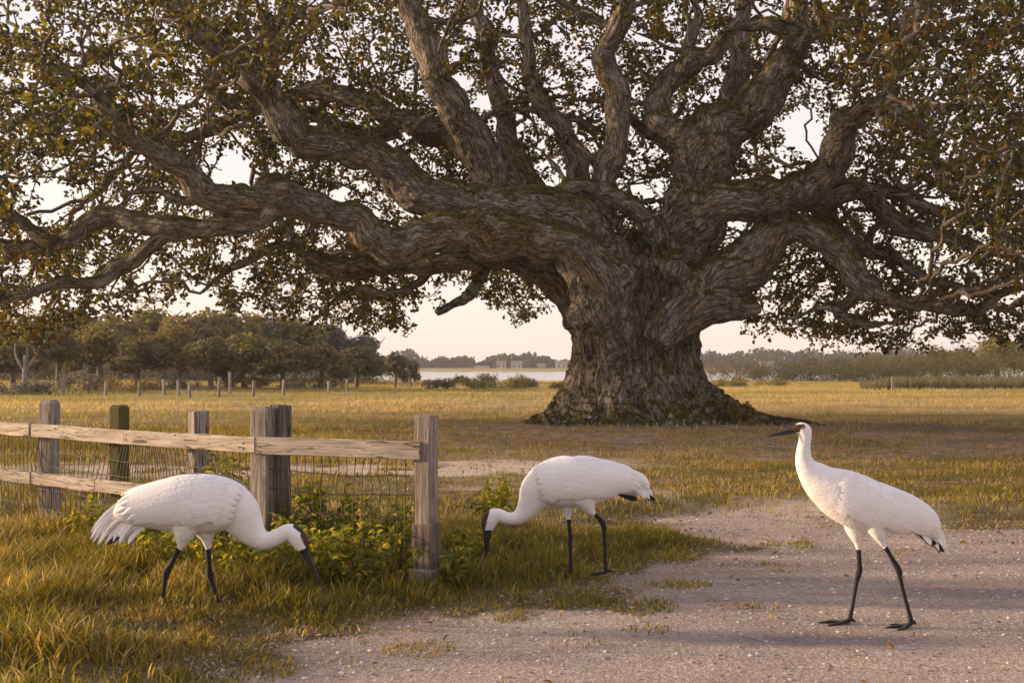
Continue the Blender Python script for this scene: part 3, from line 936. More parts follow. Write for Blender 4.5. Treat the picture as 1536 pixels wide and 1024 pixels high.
def leaf_mesh(name, P, Nrm, Dr, L, W, cols, fold=0.25, curl=0.15):
    n = len(P)
    Dr = unit(Dr - Nrm * (Dr * Nrm).sum(1, keepdims=True))
    Sd = np.cross(Nrm, Dr)
    L = L[:, None]; W = W[:, None]
    b0 = P
    r1 = P + Dr * L * 0.34 + Sd * W * 0.42 + Nrm * W * fold
    r2 = P + Dr * L * 0.70 + Sd * W * 0.46 + Nrm * (W * fold - L * curl * 0.4)
    tp = P + Dr * L - Nrm * L * curl
    l2 = P + Dr * L * 0.70 - Sd * W * 0.46 + Nrm * (W * fold - L * curl * 0.4)
    l1 = P + Dr * L * 0.34 - Sd * W * 0.42 + Nrm * W * fold
    V = np.stack([b0, r1, r2, tp, l2, l1], 1).reshape(-1, 3)
    o = np.arange(n)[:, None] * 6
    Q = np.concatenate([o + np.array([[0, 1, 2, 3]]), o + np.array([[0, 3, 4, 5]])])
    return make_mesh(name, V, Q, None, False, np.repeat(cols, 6, 0))

def pick(pal, wts, n, jit=0.25):
    pal = np.array(pal); k = rng.choice(len(pal), n, p=np.array(wts) / sum(wts))
    return pal[k] * (1 + jit * rng.uniform(-1, 1, (n, 1))) * (1 + 0.1 * rng.uniform(-1, 1, (n, 3)))

thin = idx[rad_n[idx] < 0.036]
m = 9
LP = np.repeat(nodes[thin], m, 0)
LP = LP + rng.normal(0, 0.105, LP.shape) * np.array([1, 1, 0.8])
n = len(LP)
LN = unit(np.array([0, 0, 0.9]) + rng.normal(0, 0.75, (n, 3)))
LD = rng.normal(0, 1, (n, 3)) + np.array([0, 0, -0.5])
LL = rng.uniform(0.11, 0.20, n); LW = LL * rng.uniform(0.55, 0.75, n)
clump = fbm(LP * 0.5, 51, 2)
c = pick([(0.064, 0.057, 0.012), (0.033, 0.036, 0.015), (0.105, 0.088, 0.013), (0.15, 0.105, 0.016), (0.115, 0.06, 0.016)], [4, 3.6, 2.8, 1.0, 0.25], n)
c = np.where((clump > 0.22)[:, None], c * np.array([1.35, 1.05, 0.9]), c)
link('crown', leaf_mesh('crown', LP - off0, LN, LD, LL, LW, c), M['oak_leaf'], oak)
print('oak verts', len(OV), 'nodes', nn, 'leaves', n, 'attr left', len(AT))

# ------------------------------------------------------------------ cranes
def seg_d(P, a, b_):
    a, b_ = np.asarray(a, float), np.asarray(b_, float)
    ab = b_ - a
    t = np.clip(((P - a) @ ab) / max(ab @ ab, 1e-9), 0, 1)
    return np.linalg.norm(P - a - t[:, None] * ab, axis=1)

WHITE = np.array([0.80, 0.77, 0.75]); BLACK = np.array([0.018, 0.016, 0.015]); BROWN = np.array([0.055, 0.026, 0.014])

def build_crane(name, label, D, foot_y, ref, spine, thighs, legs, toes, bill, patches, eye, wing, plumes, yaw=0.0):
    """ref: photo column of the thing's base; everything else in photo pixels, made metric at distance D"""
    k = D / F
    gz = CH - (foot_y - HZ) * k
    def w2(x, y, lat=0.0):
        return np.array([(x - ref) * k, lat * k, (foot_y - y) * k])
    root = empty(name, ((ref - 768) * k, D, gz), yaw)
    tag(root, label, 'bird', 'white cranes')
    mbb = MB(); samp = []
    sp_ = np.array([np.r_[w2(s[0], s[1]), s[2] * k, s[3] * k] for s in spine])
    sp_ = catmull(sp_, 6)
    V, Q, T = tube(sp_[:, :3], sp_[:, 3], sp_[:, 4], K=28, ref=(0, 0, 1))
    mbb.add(V, Q, T)
    for i, s in enumerate(sp_): samp.append((s[:3], min(s[3], s[4]), 0))
    for th_ in thighs:
        c = catmull(np.array([np.r_[w2(p[0], p[1], p[3]), p[2] * k] for p in th_]), 6)
        V, Q, T = tube(c[:, :3], c[:, 3], K=14); mbb.add(V, Q, T)
        for s in c: samp.append((s[:3], s[3], 1))
    for lg in legs:
        c = catmull(np.array([np.r_[w2(p[0], p[1], p[3]), p[2] * k] for p in lg]), 5)
        V, Q, T = tube(c[:, :3], c[:, 3], K=10); mbb.add(V, Q, T)
        for s in c: samp.append((s[:3], s[3], 2))
    for to in toes:
        c = catmull(np.array([np.r_[w2(p[0], p[1], p[3]), p[2] * k] for p in to]), 5)
        V, Q, T = tube(c[:, :3], c[:, 3], K=8); mbb.add(V, Q, T)
        for s in c: samp.append((s[:3], s[3], 2))
    BV, BQ, BT = remesh(*mbb.arrays(), 0.0048)
    E = edges_of(BQ, BT)
    lab = np.empty(len(BV), int)
    spp = np.array([s[0] for s in samp]); srr = np.array([s[1] for s in samp]); sl = np.array([s[2] for s in samp])
    for a in range(0, len(BV), 20000):
        d = np.linalg.norm(BV[a:a + 20000, None] - spp[None], axis=2) - srr[None]
        lab[a:a + 20000] = sl[d.argmin(1)]
    sm = laplace(BV, E, 10, 0.5)
    sm2 = laplace(BV, E, 2, 0.5)
    BV = np.where((lab == 2)[:, None], sm2, sm)
    nr = vnormals(BV, BQ)
    body = lab != 2
    tcoord = BV * np.array([7, 12, 15.0])
    BV = BV + nr * (body * (0.0022 * fbm(tcoord, 61, 2) + 0.0006 * vnoise(BV * 45, 62)))[:, None]
    col = np.where(body[:, None], WHITE, BLACK)
    P2 = np.c_[BV[:, 0] / k + ref, foot_y - BV[:, 2] / k]
    jig = 1.2 * vnoise(BV * 60, 63)
    for (a, b_, r, cc) in patches:
        d = seg_d(P2, a, b_) + jig * 0.5
        wgt = sstep(r + 0.9, r - 0.9, d)[:, None] * body[:, None]
        col = col * (1 - wgt) + np.array(cc) * wgt
    me = make_mesh('body', BV, BQ, BT, True, col)
    link('body', me, M['plume'], root)
    # bill: upper and lower half, slightly parted line
    (b0, b1, br) = bill
    p0, p1 = w2(*b0), w2(*b1)
    u = np.linspace(0, 1, 14)[:, None]
    ax = unit(p1 - p0)
    side = np.array([ax[2], 0, -ax[0]])
    if side[2] < 0: side = -side
    mbb = MB()
    for sg in (1, -1):
        C = p0 + (p1 - p0) * u * (1.0 if sg > 0 else 0.985) + side * sg * br * k * 0.36 * (1 - u) ** 0.8
        rr = br * k * np.clip((1 - u[:, 0]) ** 0.75, 0.1, 1)
        V, Q, T = tube(C, rr * 0.62, rr * 0.62, K=10); mbb.add(V, Q, T)
    link('bill', mbb.mesh('bill'), M['bill'], root)
    # eyes on both sides of the head
    ec = w2(*eye)
    dd = np.linalg.norm((BV - ec)[:, [0, 2]], axis=1)
    near_ = BV[dd < 0.006]
    lat = np.abs(near_[:, 1]).max() if len(near_) else 0.03
    for sg in (-1, 1):
        mbb = MB()
        u_ = np.linspace(-1, 1, 7)
        C = ec + np.array([0, sg * (lat - 0.001), 0]) + np.outer(u_, [0, 1, 0]) * 0.0055
        V, Q, T = tube(C, 0.0065 * np.sqrt(np.clip(1 - (u_ * .97) ** 2, .02, 1)), K=12, ref=(1, 0, 0)); mbb.add(V, Q, T)
        eo = link('eye', mbb.mesh('eye'), M['eye'], root)
        mbb = MB()
        C = ec + np.array([0, sg * (lat + 0.003), 0]) + np.outer(u_, [0, 1, 0]) * 0.0025
        V, Q, T = tube(C, 0.0036 * np.sqrt(np.clip(1 - (u_ * .97) ** 2, .02, 1)), K=10, ref=(1, 0, 0)); mbb.add(V, Q, T)
        link('pupil', mbb.mesh('pupil'), M['pupil'], eo)
    # ---- wings: feathers laid like shingles on a shell round the body
    ws = np.array([np.r_[w2(s[0], s[1]), s[2] * k, s[3] * k] for s in wing])   # from shoulder to the end of the plumes
    ws = catmull(ws, 10)
    WT, WE1, WE2 = frames(ws[:, :3], (0, 0, 1))
    wl = np.r_[0, np.cumsum(np.linalg.norm(np.diff(ws[:, :3], axis=0), axis=1))]
    total = wl[-1]
    sgn2 = np.sign(WE2[0, 1])
    r_loc = np.random.default_rng(abs(hash(label)) % 1000 if False else int(ref))
    def shell(s, phi, lift):
        ex = np.maximum(s - total * 0.93, 0)
        s = np.clip(s, 0, total * 0.93)
        f = lambda A: np.stack([np.interp(s, wl, A[:, q]) for q in range(A.shape[1])], -1)
        c_, e1, e2 = f(ws[:, :3]), unit(f(WE1)), unit(f(WE2))
        a_, b_ = np.interp(s, wl, ws[:, 3]), np.interp(s, wl, ws[:, 4])
        dv = np.cos(phi)[:, None] * e1 * (a_)[:, None] + np.sin(phi)[:, None] * e2 * b_[:, None] * 1.0
        nv = unit(np.cos(phi)[:, None] * e1 * b_[:, None] + np.sin(phi)[:, None] * e2 * a_[:, None])
        endT = unit(ws[-1, :3] - ws[-8, :3])
        return c_ + dv + nv * lift[:, None] + endT * ex[:, None] + np.array([0, 0, -0.6]) * (ex ** 2)[:, None] / 0.2, np.maximum((a_ + b_) / 2, 0.012)
    def feather(mbx, s0, phi0, L, W, lift0, lift1, turn, side, tipcol=None, basecol=WHITE, tipfrom=0.6, point=0.0):
        nu, nv_ = 9, 5
        uu = np.linspace(0, 1, nu); vv = np.linspace(-1, 1, nv_)
        prof_ = np.sin(np.clip(uu * 1.0 + 0.18, 0, 1) * math.pi / 2) * np.sqrt(np.clip(1 - np.clip((uu - 0.62) / 0.38, 0, 1) ** 2.2, 0.0, 1))
        prof_ = np.maximum(prof_, 0.02)
        U, Vv = np.meshgrid(uu, vv, indexing='ij')
        s = s0 + U * L
        ph = phi0 + turn * U
        _, rl = shell(s.ravel(), ph.ravel(), np.zeros(s.size))
        rl0 = np.maximum(rl.reshape(s.shape), 0.055)
        ph = ph + Vv * W * 0.5 * prof_[:, None] / rl0
        # chevron: the edges trail the shaft a little
        s = s - 0.10 * L * np.abs(Vv) ** 2 * U
        lift = lift0 + lift1 * U - 0.0012 * np.abs(Vv) ** 2
        p_, _ = shell(s.ravel(), (side * sgn2 * -1) * ph.ravel(), lift.ravel())
        q = []
        for a in range(nu - 1):
            for b2 in range(nv_ - 1):
                q.append((a * nv_ + b2, a * nv_ + b2 + 1, (a + 1) * nv_ + b2 + 1, (a + 1) * nv_ + b2))
        cc = np.repeat(basecol[None] * r_loc.uniform(0.95, 1.03), nu * nv_, 0)
        if tipcol is not None:
            wgt = sstep(tipfrom - 0.06, tipfrom + 0.06, U.ravel())[:, None]
            cc = cc * (1 - wgt) + tipcol * wgt
        mbx.add(p_, q, None, cc)
    R_ = lambda a, b_: r_loc.uniform(a, b_)
    # side = +1 is the side turned to the camera (towards -Y)
    for side in (1, -1):
        wm = MB()
        # long white secondaries
        for q in range(9):
            f_ = q / 8
            feather(wm, total * (0.46 - 0.03 * f_), 1.9 - 1.4 * f_, total * R_(0.36, 0.43), 0.066, 0.0045, 0.004 + 0.002 * (q % 2), R_(-0.1, 0.1) + 0.12, side)
        # rows of coverts, from the trailing rows forward
        rows = [(0.42, 0.27, 0.088, 8), (0.31, 0.25, 0.086, 8), (0.20, 0.23, 0.082, 8), (0.10, 0.20, 0.078, 8), (0.015, 0.16, 0.072, 7)]
        for ri, (sf, lf, wd, cnt) in enumerate(rows):
            for q in range(cnt):
                f_ = (q + 0.5 * (ri % 2)) / cnt
                feather(wm, total * (sf + R_(-0.012, 0.012)), 2.0 - 1.75 * f_, total * lf * R_(0.9, 1.1), wd * R_(0.9, 1.15), 0.007, -0.0036, R_(-0.1, 0.1) + 0.06, side)
        link('wing', wm.mesh('wing'), M['plume'], root)
    # drooping tail plumes: thin strips along curved shafts
    tm = MB()
    def plume(p0, p1, p2, l0, l2, W, colr, tip=None):
        u = np.linspace(0, 1, 12)[:, None]
        a, b_, c_ = w2(p0[0], p0[1], l0), w2(p1[0], p1[1], (l0 + l2) / 2), w2(p2[0], p2[1], l2)
        C = (1 - u) ** 2 * a + 2 * u * (1 - u) * b_ + u ** 2 * c_
        T_ = unit(np.gradient(C, axis=0))
        nrm_ = unit(np.array([0, np.sign(l0 + 1e-3) * 1.0, 0.35]) + 0 * T_)
        sd_ = unit(np.cross(T_, nrm_)); nn2 = np.cross(sd_, T_)
        wv = W * 0.5 * np.sin(np.clip(u * 0.9 + 0.12, 0, 1) * math.pi / 2) * np.sqrt(np.clip(1 - np.clip((u - 0.3) / 0.7, 0, 1) ** 1.7, 0.002, 1))
        V = np.stack([C - sd_ * wv - nn2 * wv * 0.25, C, C + sd_ * wv - nn2 * wv * 0.25], 1).reshape(-1, 3)
        q = []
        for a_ in range(11):
            for b2 in range(2): q.append((a_ * 3 + b2, a_ * 3 + b2 + 1, a_ * 3 + b2 + 4, a_ * 3 + b2 + 3))
        cc = np.repeat(np.array(colr)[None] * r_loc.uniform(0.94, 1.04), 36, 0)
        if tip is not None:
            wg = np.repeat(sstep(0.62, 0.72, u), 3, 0); cc = cc * (1 - wg) + tip * wg
        tm.add(V, q, None, cc)
    (t0, t1, e0, e1_, bulge, cnt, W_, jit, blacks) = plumes
    for q in range(cnt):
        f_ = (q + R_(-.4, .4)) / (cnt - 1); f_ = min(max(f_, 0), 1)
        p0 = np.array(t0) * (1 - f_) + np.array(t1) * f_
        p2 = np.array(e0) * (1 - f_) + np.array(e1_) * f_ + np.array([R_(-1, 1), R_(-1, 1)]) * jit
        p1 = (p0 + p2) / 2 + np.array(bulge) * (1 - f_ * 0.6) + np.array([R_(-1, 1), R_(-1, 1)]) * jit * 0.3
        la = R_(-1, 1)
        plume(p0, p1, p2, la * 15 * (0.35 + 0.65 * math.sin(f_ * 2.4 + 0.3)), la * 15, W_ * R_(0.8, 1.25), WHITE)
    for (p0, p2, la) in blacks:
        for sg in (1, -1):
            for q in range(4):
                a_ = np.array(p0) + [R_(-3, 3), R_(-1, 1)]; b_ = np.array(p2) + [R_(-4, 4), R_(-2.5, 2.5)]
                plume(a_, (a_ + b_) / 2 + [0, -1.5], b_, sg * (la + R_(-1.5, 1.5)), sg * (la - 1 + R_(-2, 2)), 0.03, BLACK)
    link('tail_plumes', tm.mesh('tail_plumes'), M['plume'], root)
    return root

build_crane('crane', 'white crane walking upright on the pale gravel with neck raised', 8.41, 938, 1320,
    [(1404, 797, 5, 5), (1394, 788, 14, 12), (1375, 777, 24, 22), (1345, 769, 32, 29), (1315, 762, 38, 33), (1285, 752, 41, 34), (1258, 739, 38, 31), (1237, 727, 31, 25), (1222, 714, 24, 19), (1211, 702, 17.5, 15), (1206, 690, 13, 12), (1205, 676, 10.8, 10), (1207, 663, 9.6, 9.2), (1208, 653, 9.8, 9.2), (1206, 645, 10.8, 9.4), (1200, 642, 9.3, 8), (1193, 644, 6.2, 5.4), (1188, 646, 4, 3.6)],
    [[(1283, 782, 17, 12), (1287, 798, 14, 12), (1290, 813, 7.5, 12), (1291, 822, 4.6, 12)], [(1310, 782, 18, -12), (1315, 797, 13, -12), (1319, 809, 7, -12), (1322, 816, 4.6, -12)]],
    [[(1290.5, 818, 4.2, 12), (1292, 840, 3.5, 12), (1292.5, 856, 4.6, 12), (1291, 863, 4.9, 12), (1288, 875, 3.3, 12), (1283, 905, 3.0, 12), (1279, 925, 3.5, 12), (1278, 932, 4.2, 12)],
     [(1320, 811, 4.2, -12), (1333, 833, 3.6, -12), (1342, 848, 4.8, -12), (1345, 855, 5.0, -12), (1347, 866, 3.5, -12), (1354, 895, 3.0, -12), (1361, 920, 3.5, -12), (1363, 932, 4.2, -12)]],
    [[(1278, 932, 3.6, 12), (1262, 935, 2.9, 14), (1246, 935.5, 2.6, 16), (1231, 937, 1.4, 18)], [(1278, 932, 3.6, 12), (1264, 935.5, 2.8, 8), (1250, 936, 2.2, 0), (1240, 937, 1.3, -4)], [(1278, 932, 3.6, 12), (1268, 935.5, 2.8, 20), (1256, 936, 2, 30), (1248, 937, 1.3, 36)], [(1278, 931, 3, 12), (1283, 932, 2.3, 12), (1287, 935, 1.3, 12)],
     [(1363, 932, 3.6, -12), (1348, 936, 3.1, -14), (1334, 936.5, 2.6, -16), (1321, 938, 1.4, -18)], [(1363, 932, 3.6, -12), (1352, 936, 2.8, -20), (1342, 936.5, 2.2, -30), (1334, 938, 1.3, -36)], [(1363, 932, 3.6, -12), (1354, 936, 2.8, -6), (1344, 936.5, 2.2, 2), (1336, 938, 1.3, 8)], [(1363, 931, 3, -12), (1368, 930, 2.3, -12), (1370, 934, 1.3, -12)]],
    ((1193, 645.5), (1148, 655), 5.2),
    [((1184, 645.5), (1191, 644.5), 4.5, BLACK), ((1191, 640), (1203, 639), 3.6, BROWN), ((1190, 646), (1196, 645), 3.0, BROWN)],
    (1203, 640.5),
    [(1246, 741, 34, 29), (1262, 745, 41, 34), (1285, 755, 43.5, 37), (1315, 764, 41, 36), (1345, 770, 36, 33), (1372, 778, 29, 26), (1393, 790, 21, 19), (1407, 806, 13, 12), (1413, 820, 7, 7), (1415, 830, 3, 3)],
    ((1372, 752), (1362, 795), (1417, 826), (1384, 806), (9, -6), 30, 0.055, 5, [((1376, 799), (1399, 816), 10), ((1392, 798), (1413, 827), 6)]))

build_crane('crane', 'white crane stooping to the tall grass before the wire fence with ragged tail plumes', 8.6, 905, 290,
    [(168, 776, 8, 8), (185, 770, 20, 16), (212, 763, 29, 25), (245, 758, 38, 32), (280, 755, 43, 36), (315, 755, 44, 36), (340, 760, 41, 33), (358, 771, 34, 28), (370, 787, 27, 22), (381, 801, 20, 17), (393, 809, 15, 14), (406, 809, 12.5, 12.5), (419, 803, 11.8, 11.6), (430, 798, 12.5, 11.5), (440, 800, 14, 12), (448, 809, 13.5, 11.5), (454, 819, 10.5, 9), (459, 828, 7, 6)],
    [[(282, 784, 20, -12), (279, 798, 16, -12), (276, 810, 9.5, -12), (275, 818, 5.6, -12)], [(303, 784, 20, 12), (306, 800, 15, 12), (308, 812, 8.5, 12), (309, 821, 5.2, 12)]],
    [[(275.5, 814, 5, -12), (266, 832, 4.2, -12), (259, 846, 4.6, -12), (253, 856, 6.2, -12), (251, 867, 3.9, -12), (248, 888, 3.1, -12), (245, 905, 3.4, -12)],
     [(309, 817, 4.8, 12), (310, 838, 4.0, 12), (311, 853, 4.4, 12), (312, 863, 6.0, 12), (315, 875, 3.8, 12), (321, 893, 3.2, 12), (324, 905, 3.4, 12)]],
    [[(245, 904, 3.4, -12), (258, 905, 2.6, -16), (272, 906, 1.3, -20)], [(245, 904, 3.4, -12), (256, 905, 2.6, -2), (266, 906, 1.3, 4)], [(324, 904, 3.4, 12), (338, 905, 2.6, 10), (352, 906, 1.3, 8)], [(324, 904, 3.4, 12), (334, 905, 2.6, 22), (344, 906, 1.3, 30)]],
    ((456, 823), (481, 876), 7.0),
    [((444, 787), (456, 797), 3.4, BLACK), ((459, 800), (466, 816), 7.0, BROWN), ((453, 829), (464, 824), 5.0, BLACK)],
    (455, 807),
    [(362, 764, 35, 30), (345, 760, 43, 36), (315, 756, 46.5, 39), (280, 756, 46, 39), (248, 758, 41, 36), (215, 762, 35, 30), (190, 770, 31, 25), (172, 780, 28, 20), (164, 784, 20, 15), (158, 788, 12, 9)],
    ((240, 727), (226, 790), (138, 806), (196, 808), (-20, -17), 70, 0.046, 10, [((186, 798), (162, 814), 5)]))

build_crane('crane', 'white crane with its bill down in sparse grass right of the thick fence post', 10.2, 858, 880,
    [(972, 733, 5, 5), (960, 723, 13, 11), (935, 719, 20, 19), (905, 720, 31, 28), (875, 722, 37, 32), (845, 722, 38, 33), (822, 727, 35, 29), (806, 738, 28, 23), (797, 752, 21, 18), (788, 766, 15, 13.5), (776, 776, 10.8, 10.8), (762, 777, 9.3, 9.3), (750, 773, 10, 9.2), (741, 773, 11.5, 9.6), (735, 780, 12.3, 9.8), (732, 789, 10, 8), (730.5, 798, 7, 6)],
    [[(851, 748, 16, 11), (851, 758, 14, 11), (852, 769, 8, 11), (853, 777, 4.2, 11)], [(876, 746, 18, -11), (881, 756, 13, -11), (885, 763, 8, -11), (889, 768, 4.4, -11)]],
    [[(852.5, 773, 3.8, 11), (854.5, 792, 3.2, 11), (855.5, 808, 4.0, 11), (855, 815, 4.2, 11), (856, 825, 3.0, 11), (856.5, 842, 2.7, 11), (857, 858, 3.0, 11)],
     [(887, 765, 3.8, -11), (896, 774, 3.4, -11), (903, 782, 4.3, -11), (905, 790, 4.4, -11), (905.5, 800, 3.1, -11), (907, 830, 2.8, -11), (908, 856, 3.0, -11)]],
    [[(857, 857, 3, 11), (845, 858, 2.4, 14), (832, 859, 1.2, 18)], [(857, 857, 3, 11), (846, 858, 2.4, 4), (836, 859, 1.2, -4)], [(908, 856, 3, -11), (896, 858, 2.4, -16), (884, 859, 1.2, -20)], [(908, 856, 3, -11), (896, 858, 2.4, -6), (886, 859, 1.2, 0)], [(908, 855, 2.6, -11), (914, 853, 2, -11), (919, 857, 1.1, -11)]],
    ((731, 795), (729, 845), 6.6),
    [((729, 765), (722, 792), 5.4, BROWN), ((723, 798), (737, 799), 4.6, BLACK)],
    (728, 782),
    [(806, 732, 31, 27), (822, 727, 38, 33), (848, 723, 40.5, 36), (875, 722, 39.5, 35), (905, 721, 34, 31), (932, 721, 26, 24), (953, 727, 18, 17), (968, 737, 11, 11), (976, 745, 6, 6), (979, 750, 2.5, 3)],
    ((930, 696), (922, 738), (981, 746), (948, 740), (10, -8), 30, 0.06, 5, [((928, 741), (954, 748), 10), ((958, 734), (980, 750), 6)]))

# ------------------------------------------------------------------ near fence
def grain_mesh(name, v, q, L_axis, t=None):
    v = np.asarray(v, float)
    s = np.ones(3); s[L_axis] = 0.07
    off_ = rng.uniform(0, 40, 3)
    return make_mesh(name, v, q, t, False, None, {'grain': v * s + off_})

def board(w_, h_, L, seed, wob=0.006, chamfer=None, nseg=10, top_slant=0.0, bev=0.006):
    """a beam along +Z of section w_ x h_ with worn, bevelled edges; L long"""
    sec = []
    for (sx, sy) in ((-1, -1), (1, -1), (1, 1), (-1, 1)):
        cx, cy = sx * w_ / 2, sy * h_ / 2
        a = (cx - sx * bev, cy); b_ = (cx, cy - sy * bev)
        sec += [a, b_] if sx * sy > 0 else [b_, a]
    # order them round
    sec = np.array(sec); sec = sec[np.argsort(np.arctan2(sec[:, 1], sec[:, 0]))]
    zs = np.linspace(0, L, nseg)
    V = []
    for z in zs:
        j_ = wob * np.array([vnoise(np.array([[z * 3, seed, 0.0]]), 71)[0], vnoise(np.array([[z * 3, seed, 9.0]]), 72)[0]])
        sc_ = 1 + 0.02 * vnoise(np.array([[z * 5, seed, 5.0]]), 73)[0]
        V.append(np.c_[sec * sc_ + j_, np.full(len(sec), z)])
    if chamfer:
        V.append(np.c_[sec * (1 - chamfer), np.full(len(sec), L + chamfer * min(w_, h_) * 0.7)])
    else:
        V.append(np.c_[sec * 0.97, np.full(len(sec), L + 0.003)])
    V = np.array(V)
    V[-1, :, 2] += top_slant * V[-1, :, 0] + 0.006 * rng.uniform(-1, 1, len(sec))
    n_, k_ = V.shape[:2]
    V = V.reshape(-1, 3)
    i = np.arange(n_ - 1)[:, None] * k_; j = np.arange(k_)[None]; j2 = (j + 1) % k_
    Q = np.stack([i + j, i + j2, i + k_ + j2, i + k_ + j], -1).reshape(-1, 4)
    V = np.vstack([V, V[-k_:].mean(0) + [0, 0, 0.004]])
    T = [((n_ - 1) * k_ + a, (n_ - 1) * k_ + (a + 1) % k_, len(V) - 1) for a in range(k_)]
    return V, Q, np.array(T)

def hgt(x, y):
    return float(height(np.array([[x, y]]))[0])

PR = np.array([(641 - 768) / F * 9.7, 9.7])
PC = np.array([(398 - 768) / F * 10.3, 10.3])
PL = np.array([(64 - 768) / F * 12.75, 12.75])
fdir = unit(PL - PC); fang = math.atan2(fdir[1], fdir[0])
d2 = unit(PC - PR); fang2 = math.atan2(d2[1], d2[0])
fence = empty('fence', (PR[0], PR[1], 0.0))
tag(fence, 'weathered wooden rail fence with wire netting crossing the tall grass', 'fence')
fo = np.array([PR[0], PR[1], 0.0])
def put(o, x, y, z, rz=0, rx=0, ry=0):
    o.location = (x - fo[0], y - fo[1], z); o.rotation_euler = (rx, ry, rz)
def post(xy, w_, h_, top, mat, ang, ch=None, seed=0, slant=0.0, tilt=(0, 0), name='post'):
    z0 = hgt(*xy) - 0.15
    v, q, t = board(w_, h_, top - z0, seed, 0.008, ch, 14, slant)
    o = link(name, grain_mesh(name, v, q, 2, t), mat, fence)
    put(o, xy[0], xy[1], z0, ang, *tilt)
    return o
post(PR, 0.165, 0.125, 1.325, M['post'], fang2 + math.pi / 2 + 0.02, None, 1, 0.05)['label'] = 'thick end post with a stained sleeve at its foot'
# sleeve and footing of the end post
z0 = hgt(*PR)
v, q, t = board(0.195, 0.155, 0.40, 5, 0.008, 0.1, 8)
o = link('sleeve', grain_mesh('sleeve', v, q, 2, t), M['collar'], fence); put(o, PR[0], PR[1], z0 + 0.05, fang2 + math.pi / 2 + 0.02)
v, q, t = board(0.25, 0.20, 0.16, 6, 0.004, 0.12, 4)
o = link('footing', grain_mesh('footing', v, q, 2, t), M['concrete'], fence); put(o, PR[0], PR[1], z0 - 0.06, fang2 + math.pi / 2 + 0.02)
post(PC + [-0.02, 0.0], 0.15, 0.15, 1.35, M['post'], fang + 0.35, 0.22, 2)
post(PC + [0.1, 0.11], 0.11, 0.15, 1.385, M['dark_post'], fang + 0.1, None, 3, 0.08)['label'] = 'dark split post standing against the pale one'
def on_fence(t): return PC + (PL - PC) * t
post(on_fence(0.285) + [0.05, 0.05], 0.13, 0.14, 1.315, M['post'], fang - 0.15, 0.08, 7)
post(on_fence(0.64) + [0.05, 0.05], 0.12, 0.14, 1.32, M['moss_post'], fang + 0.3, 0.25, 8)['label'] = 'dark post green with moss'
post(PL + [0.05, 0.05], 0.15, 0.15, 1.335, M['post'], fang + 0.4, 0.3, 9)
post(on_fence(1.42) + [0.05, 0.05], 0.15, 0.15, 1.32, M['post'], fang + 0.4, 0.3, 10)
nfr = np.array([fdir[1], -fdir[0]]);  nfr = nfr if nfr[1] < 0 else -nfr     # towards the camera
nfr2 = np.array([d2[1], -d2[0]]); nfr2 = nfr2 if nfr2[1] < 0 else -nfr2
def rail(a, b_, za, zb, hh, th_, seed):
    """board between two ground points, height za..zb, sloping; its wide face turned to the camera"""
    A = np.array([a[0], a[1], za]); Bp = np.array([b_[0], b_[1], zb])
    L = np.linalg.norm(Bp - A)
    v, q, t = board(hh, th_, L, seed, 0.007, None, 12)
    t = np.vstack([t, [(i + 1) % 8 for i in range(0)] or np.zeros((0, 3), int)])
    # close the start
    v = np.vstack([v, v[:8].mean(0)]); n_ = len(v) - 1
    t = np.vstack([t, [((i + 1) % 8, i, n_) for i in range(8)]])
    o = link('rail', grain_mesh('rail', v, q, 2, t), M['rail'], fence)
    zax = Vector((Bp - A) / L)
    xax = Vector((0, 0, 1)); xax = (xax - zax * xax.dot(zax)).normalized()
    yax = zax.cross(xax)
    from mathutils import Matrix
    R = Matrix((xax, yax, zax)).transposed()
    o.location = Vector(A - fo); o.rotation_euler = R.to_euler()
    return o
o1 = nfr * 0.115; o2 = nfr2 * 0.10
rail(PR + o2 + d2 * 0.01, PC + o2 + d2 * 0.03, 1.068, 1.078, 0.138, 0.04, 21)
pc_ = PC + o1 - fdir * 0.02
rail(pc_, on_fence(0.52) + o1, 1.072, 1.068, 0.128, 0.036, 22)
rail(on_fence(0.525) + o1, PL + o1 - fdir * 0.03, 1.068, 1.072, 0.128, 0.036, 23)
rail(PL + o1 + fdir * 0.02, on_fence(1.6) + o1, 1.072, 1.065, 0.128, 0.036, 24)
rail(on_fence(0.35) + o1, on_fence(0.66) + o1, 0.615, 0.60, 0.118, 0.036, 25)
rail(on_fence(0.665) + o1, PL + o1 - fdir * 0.03, 0.60, 0.602, 0.118, 0.036, 26)
rail(PL + o1 + fdir * 0.02, on_fence(1.6) + o1, 0.602, 0.615, 0.125, 0.036, 27)
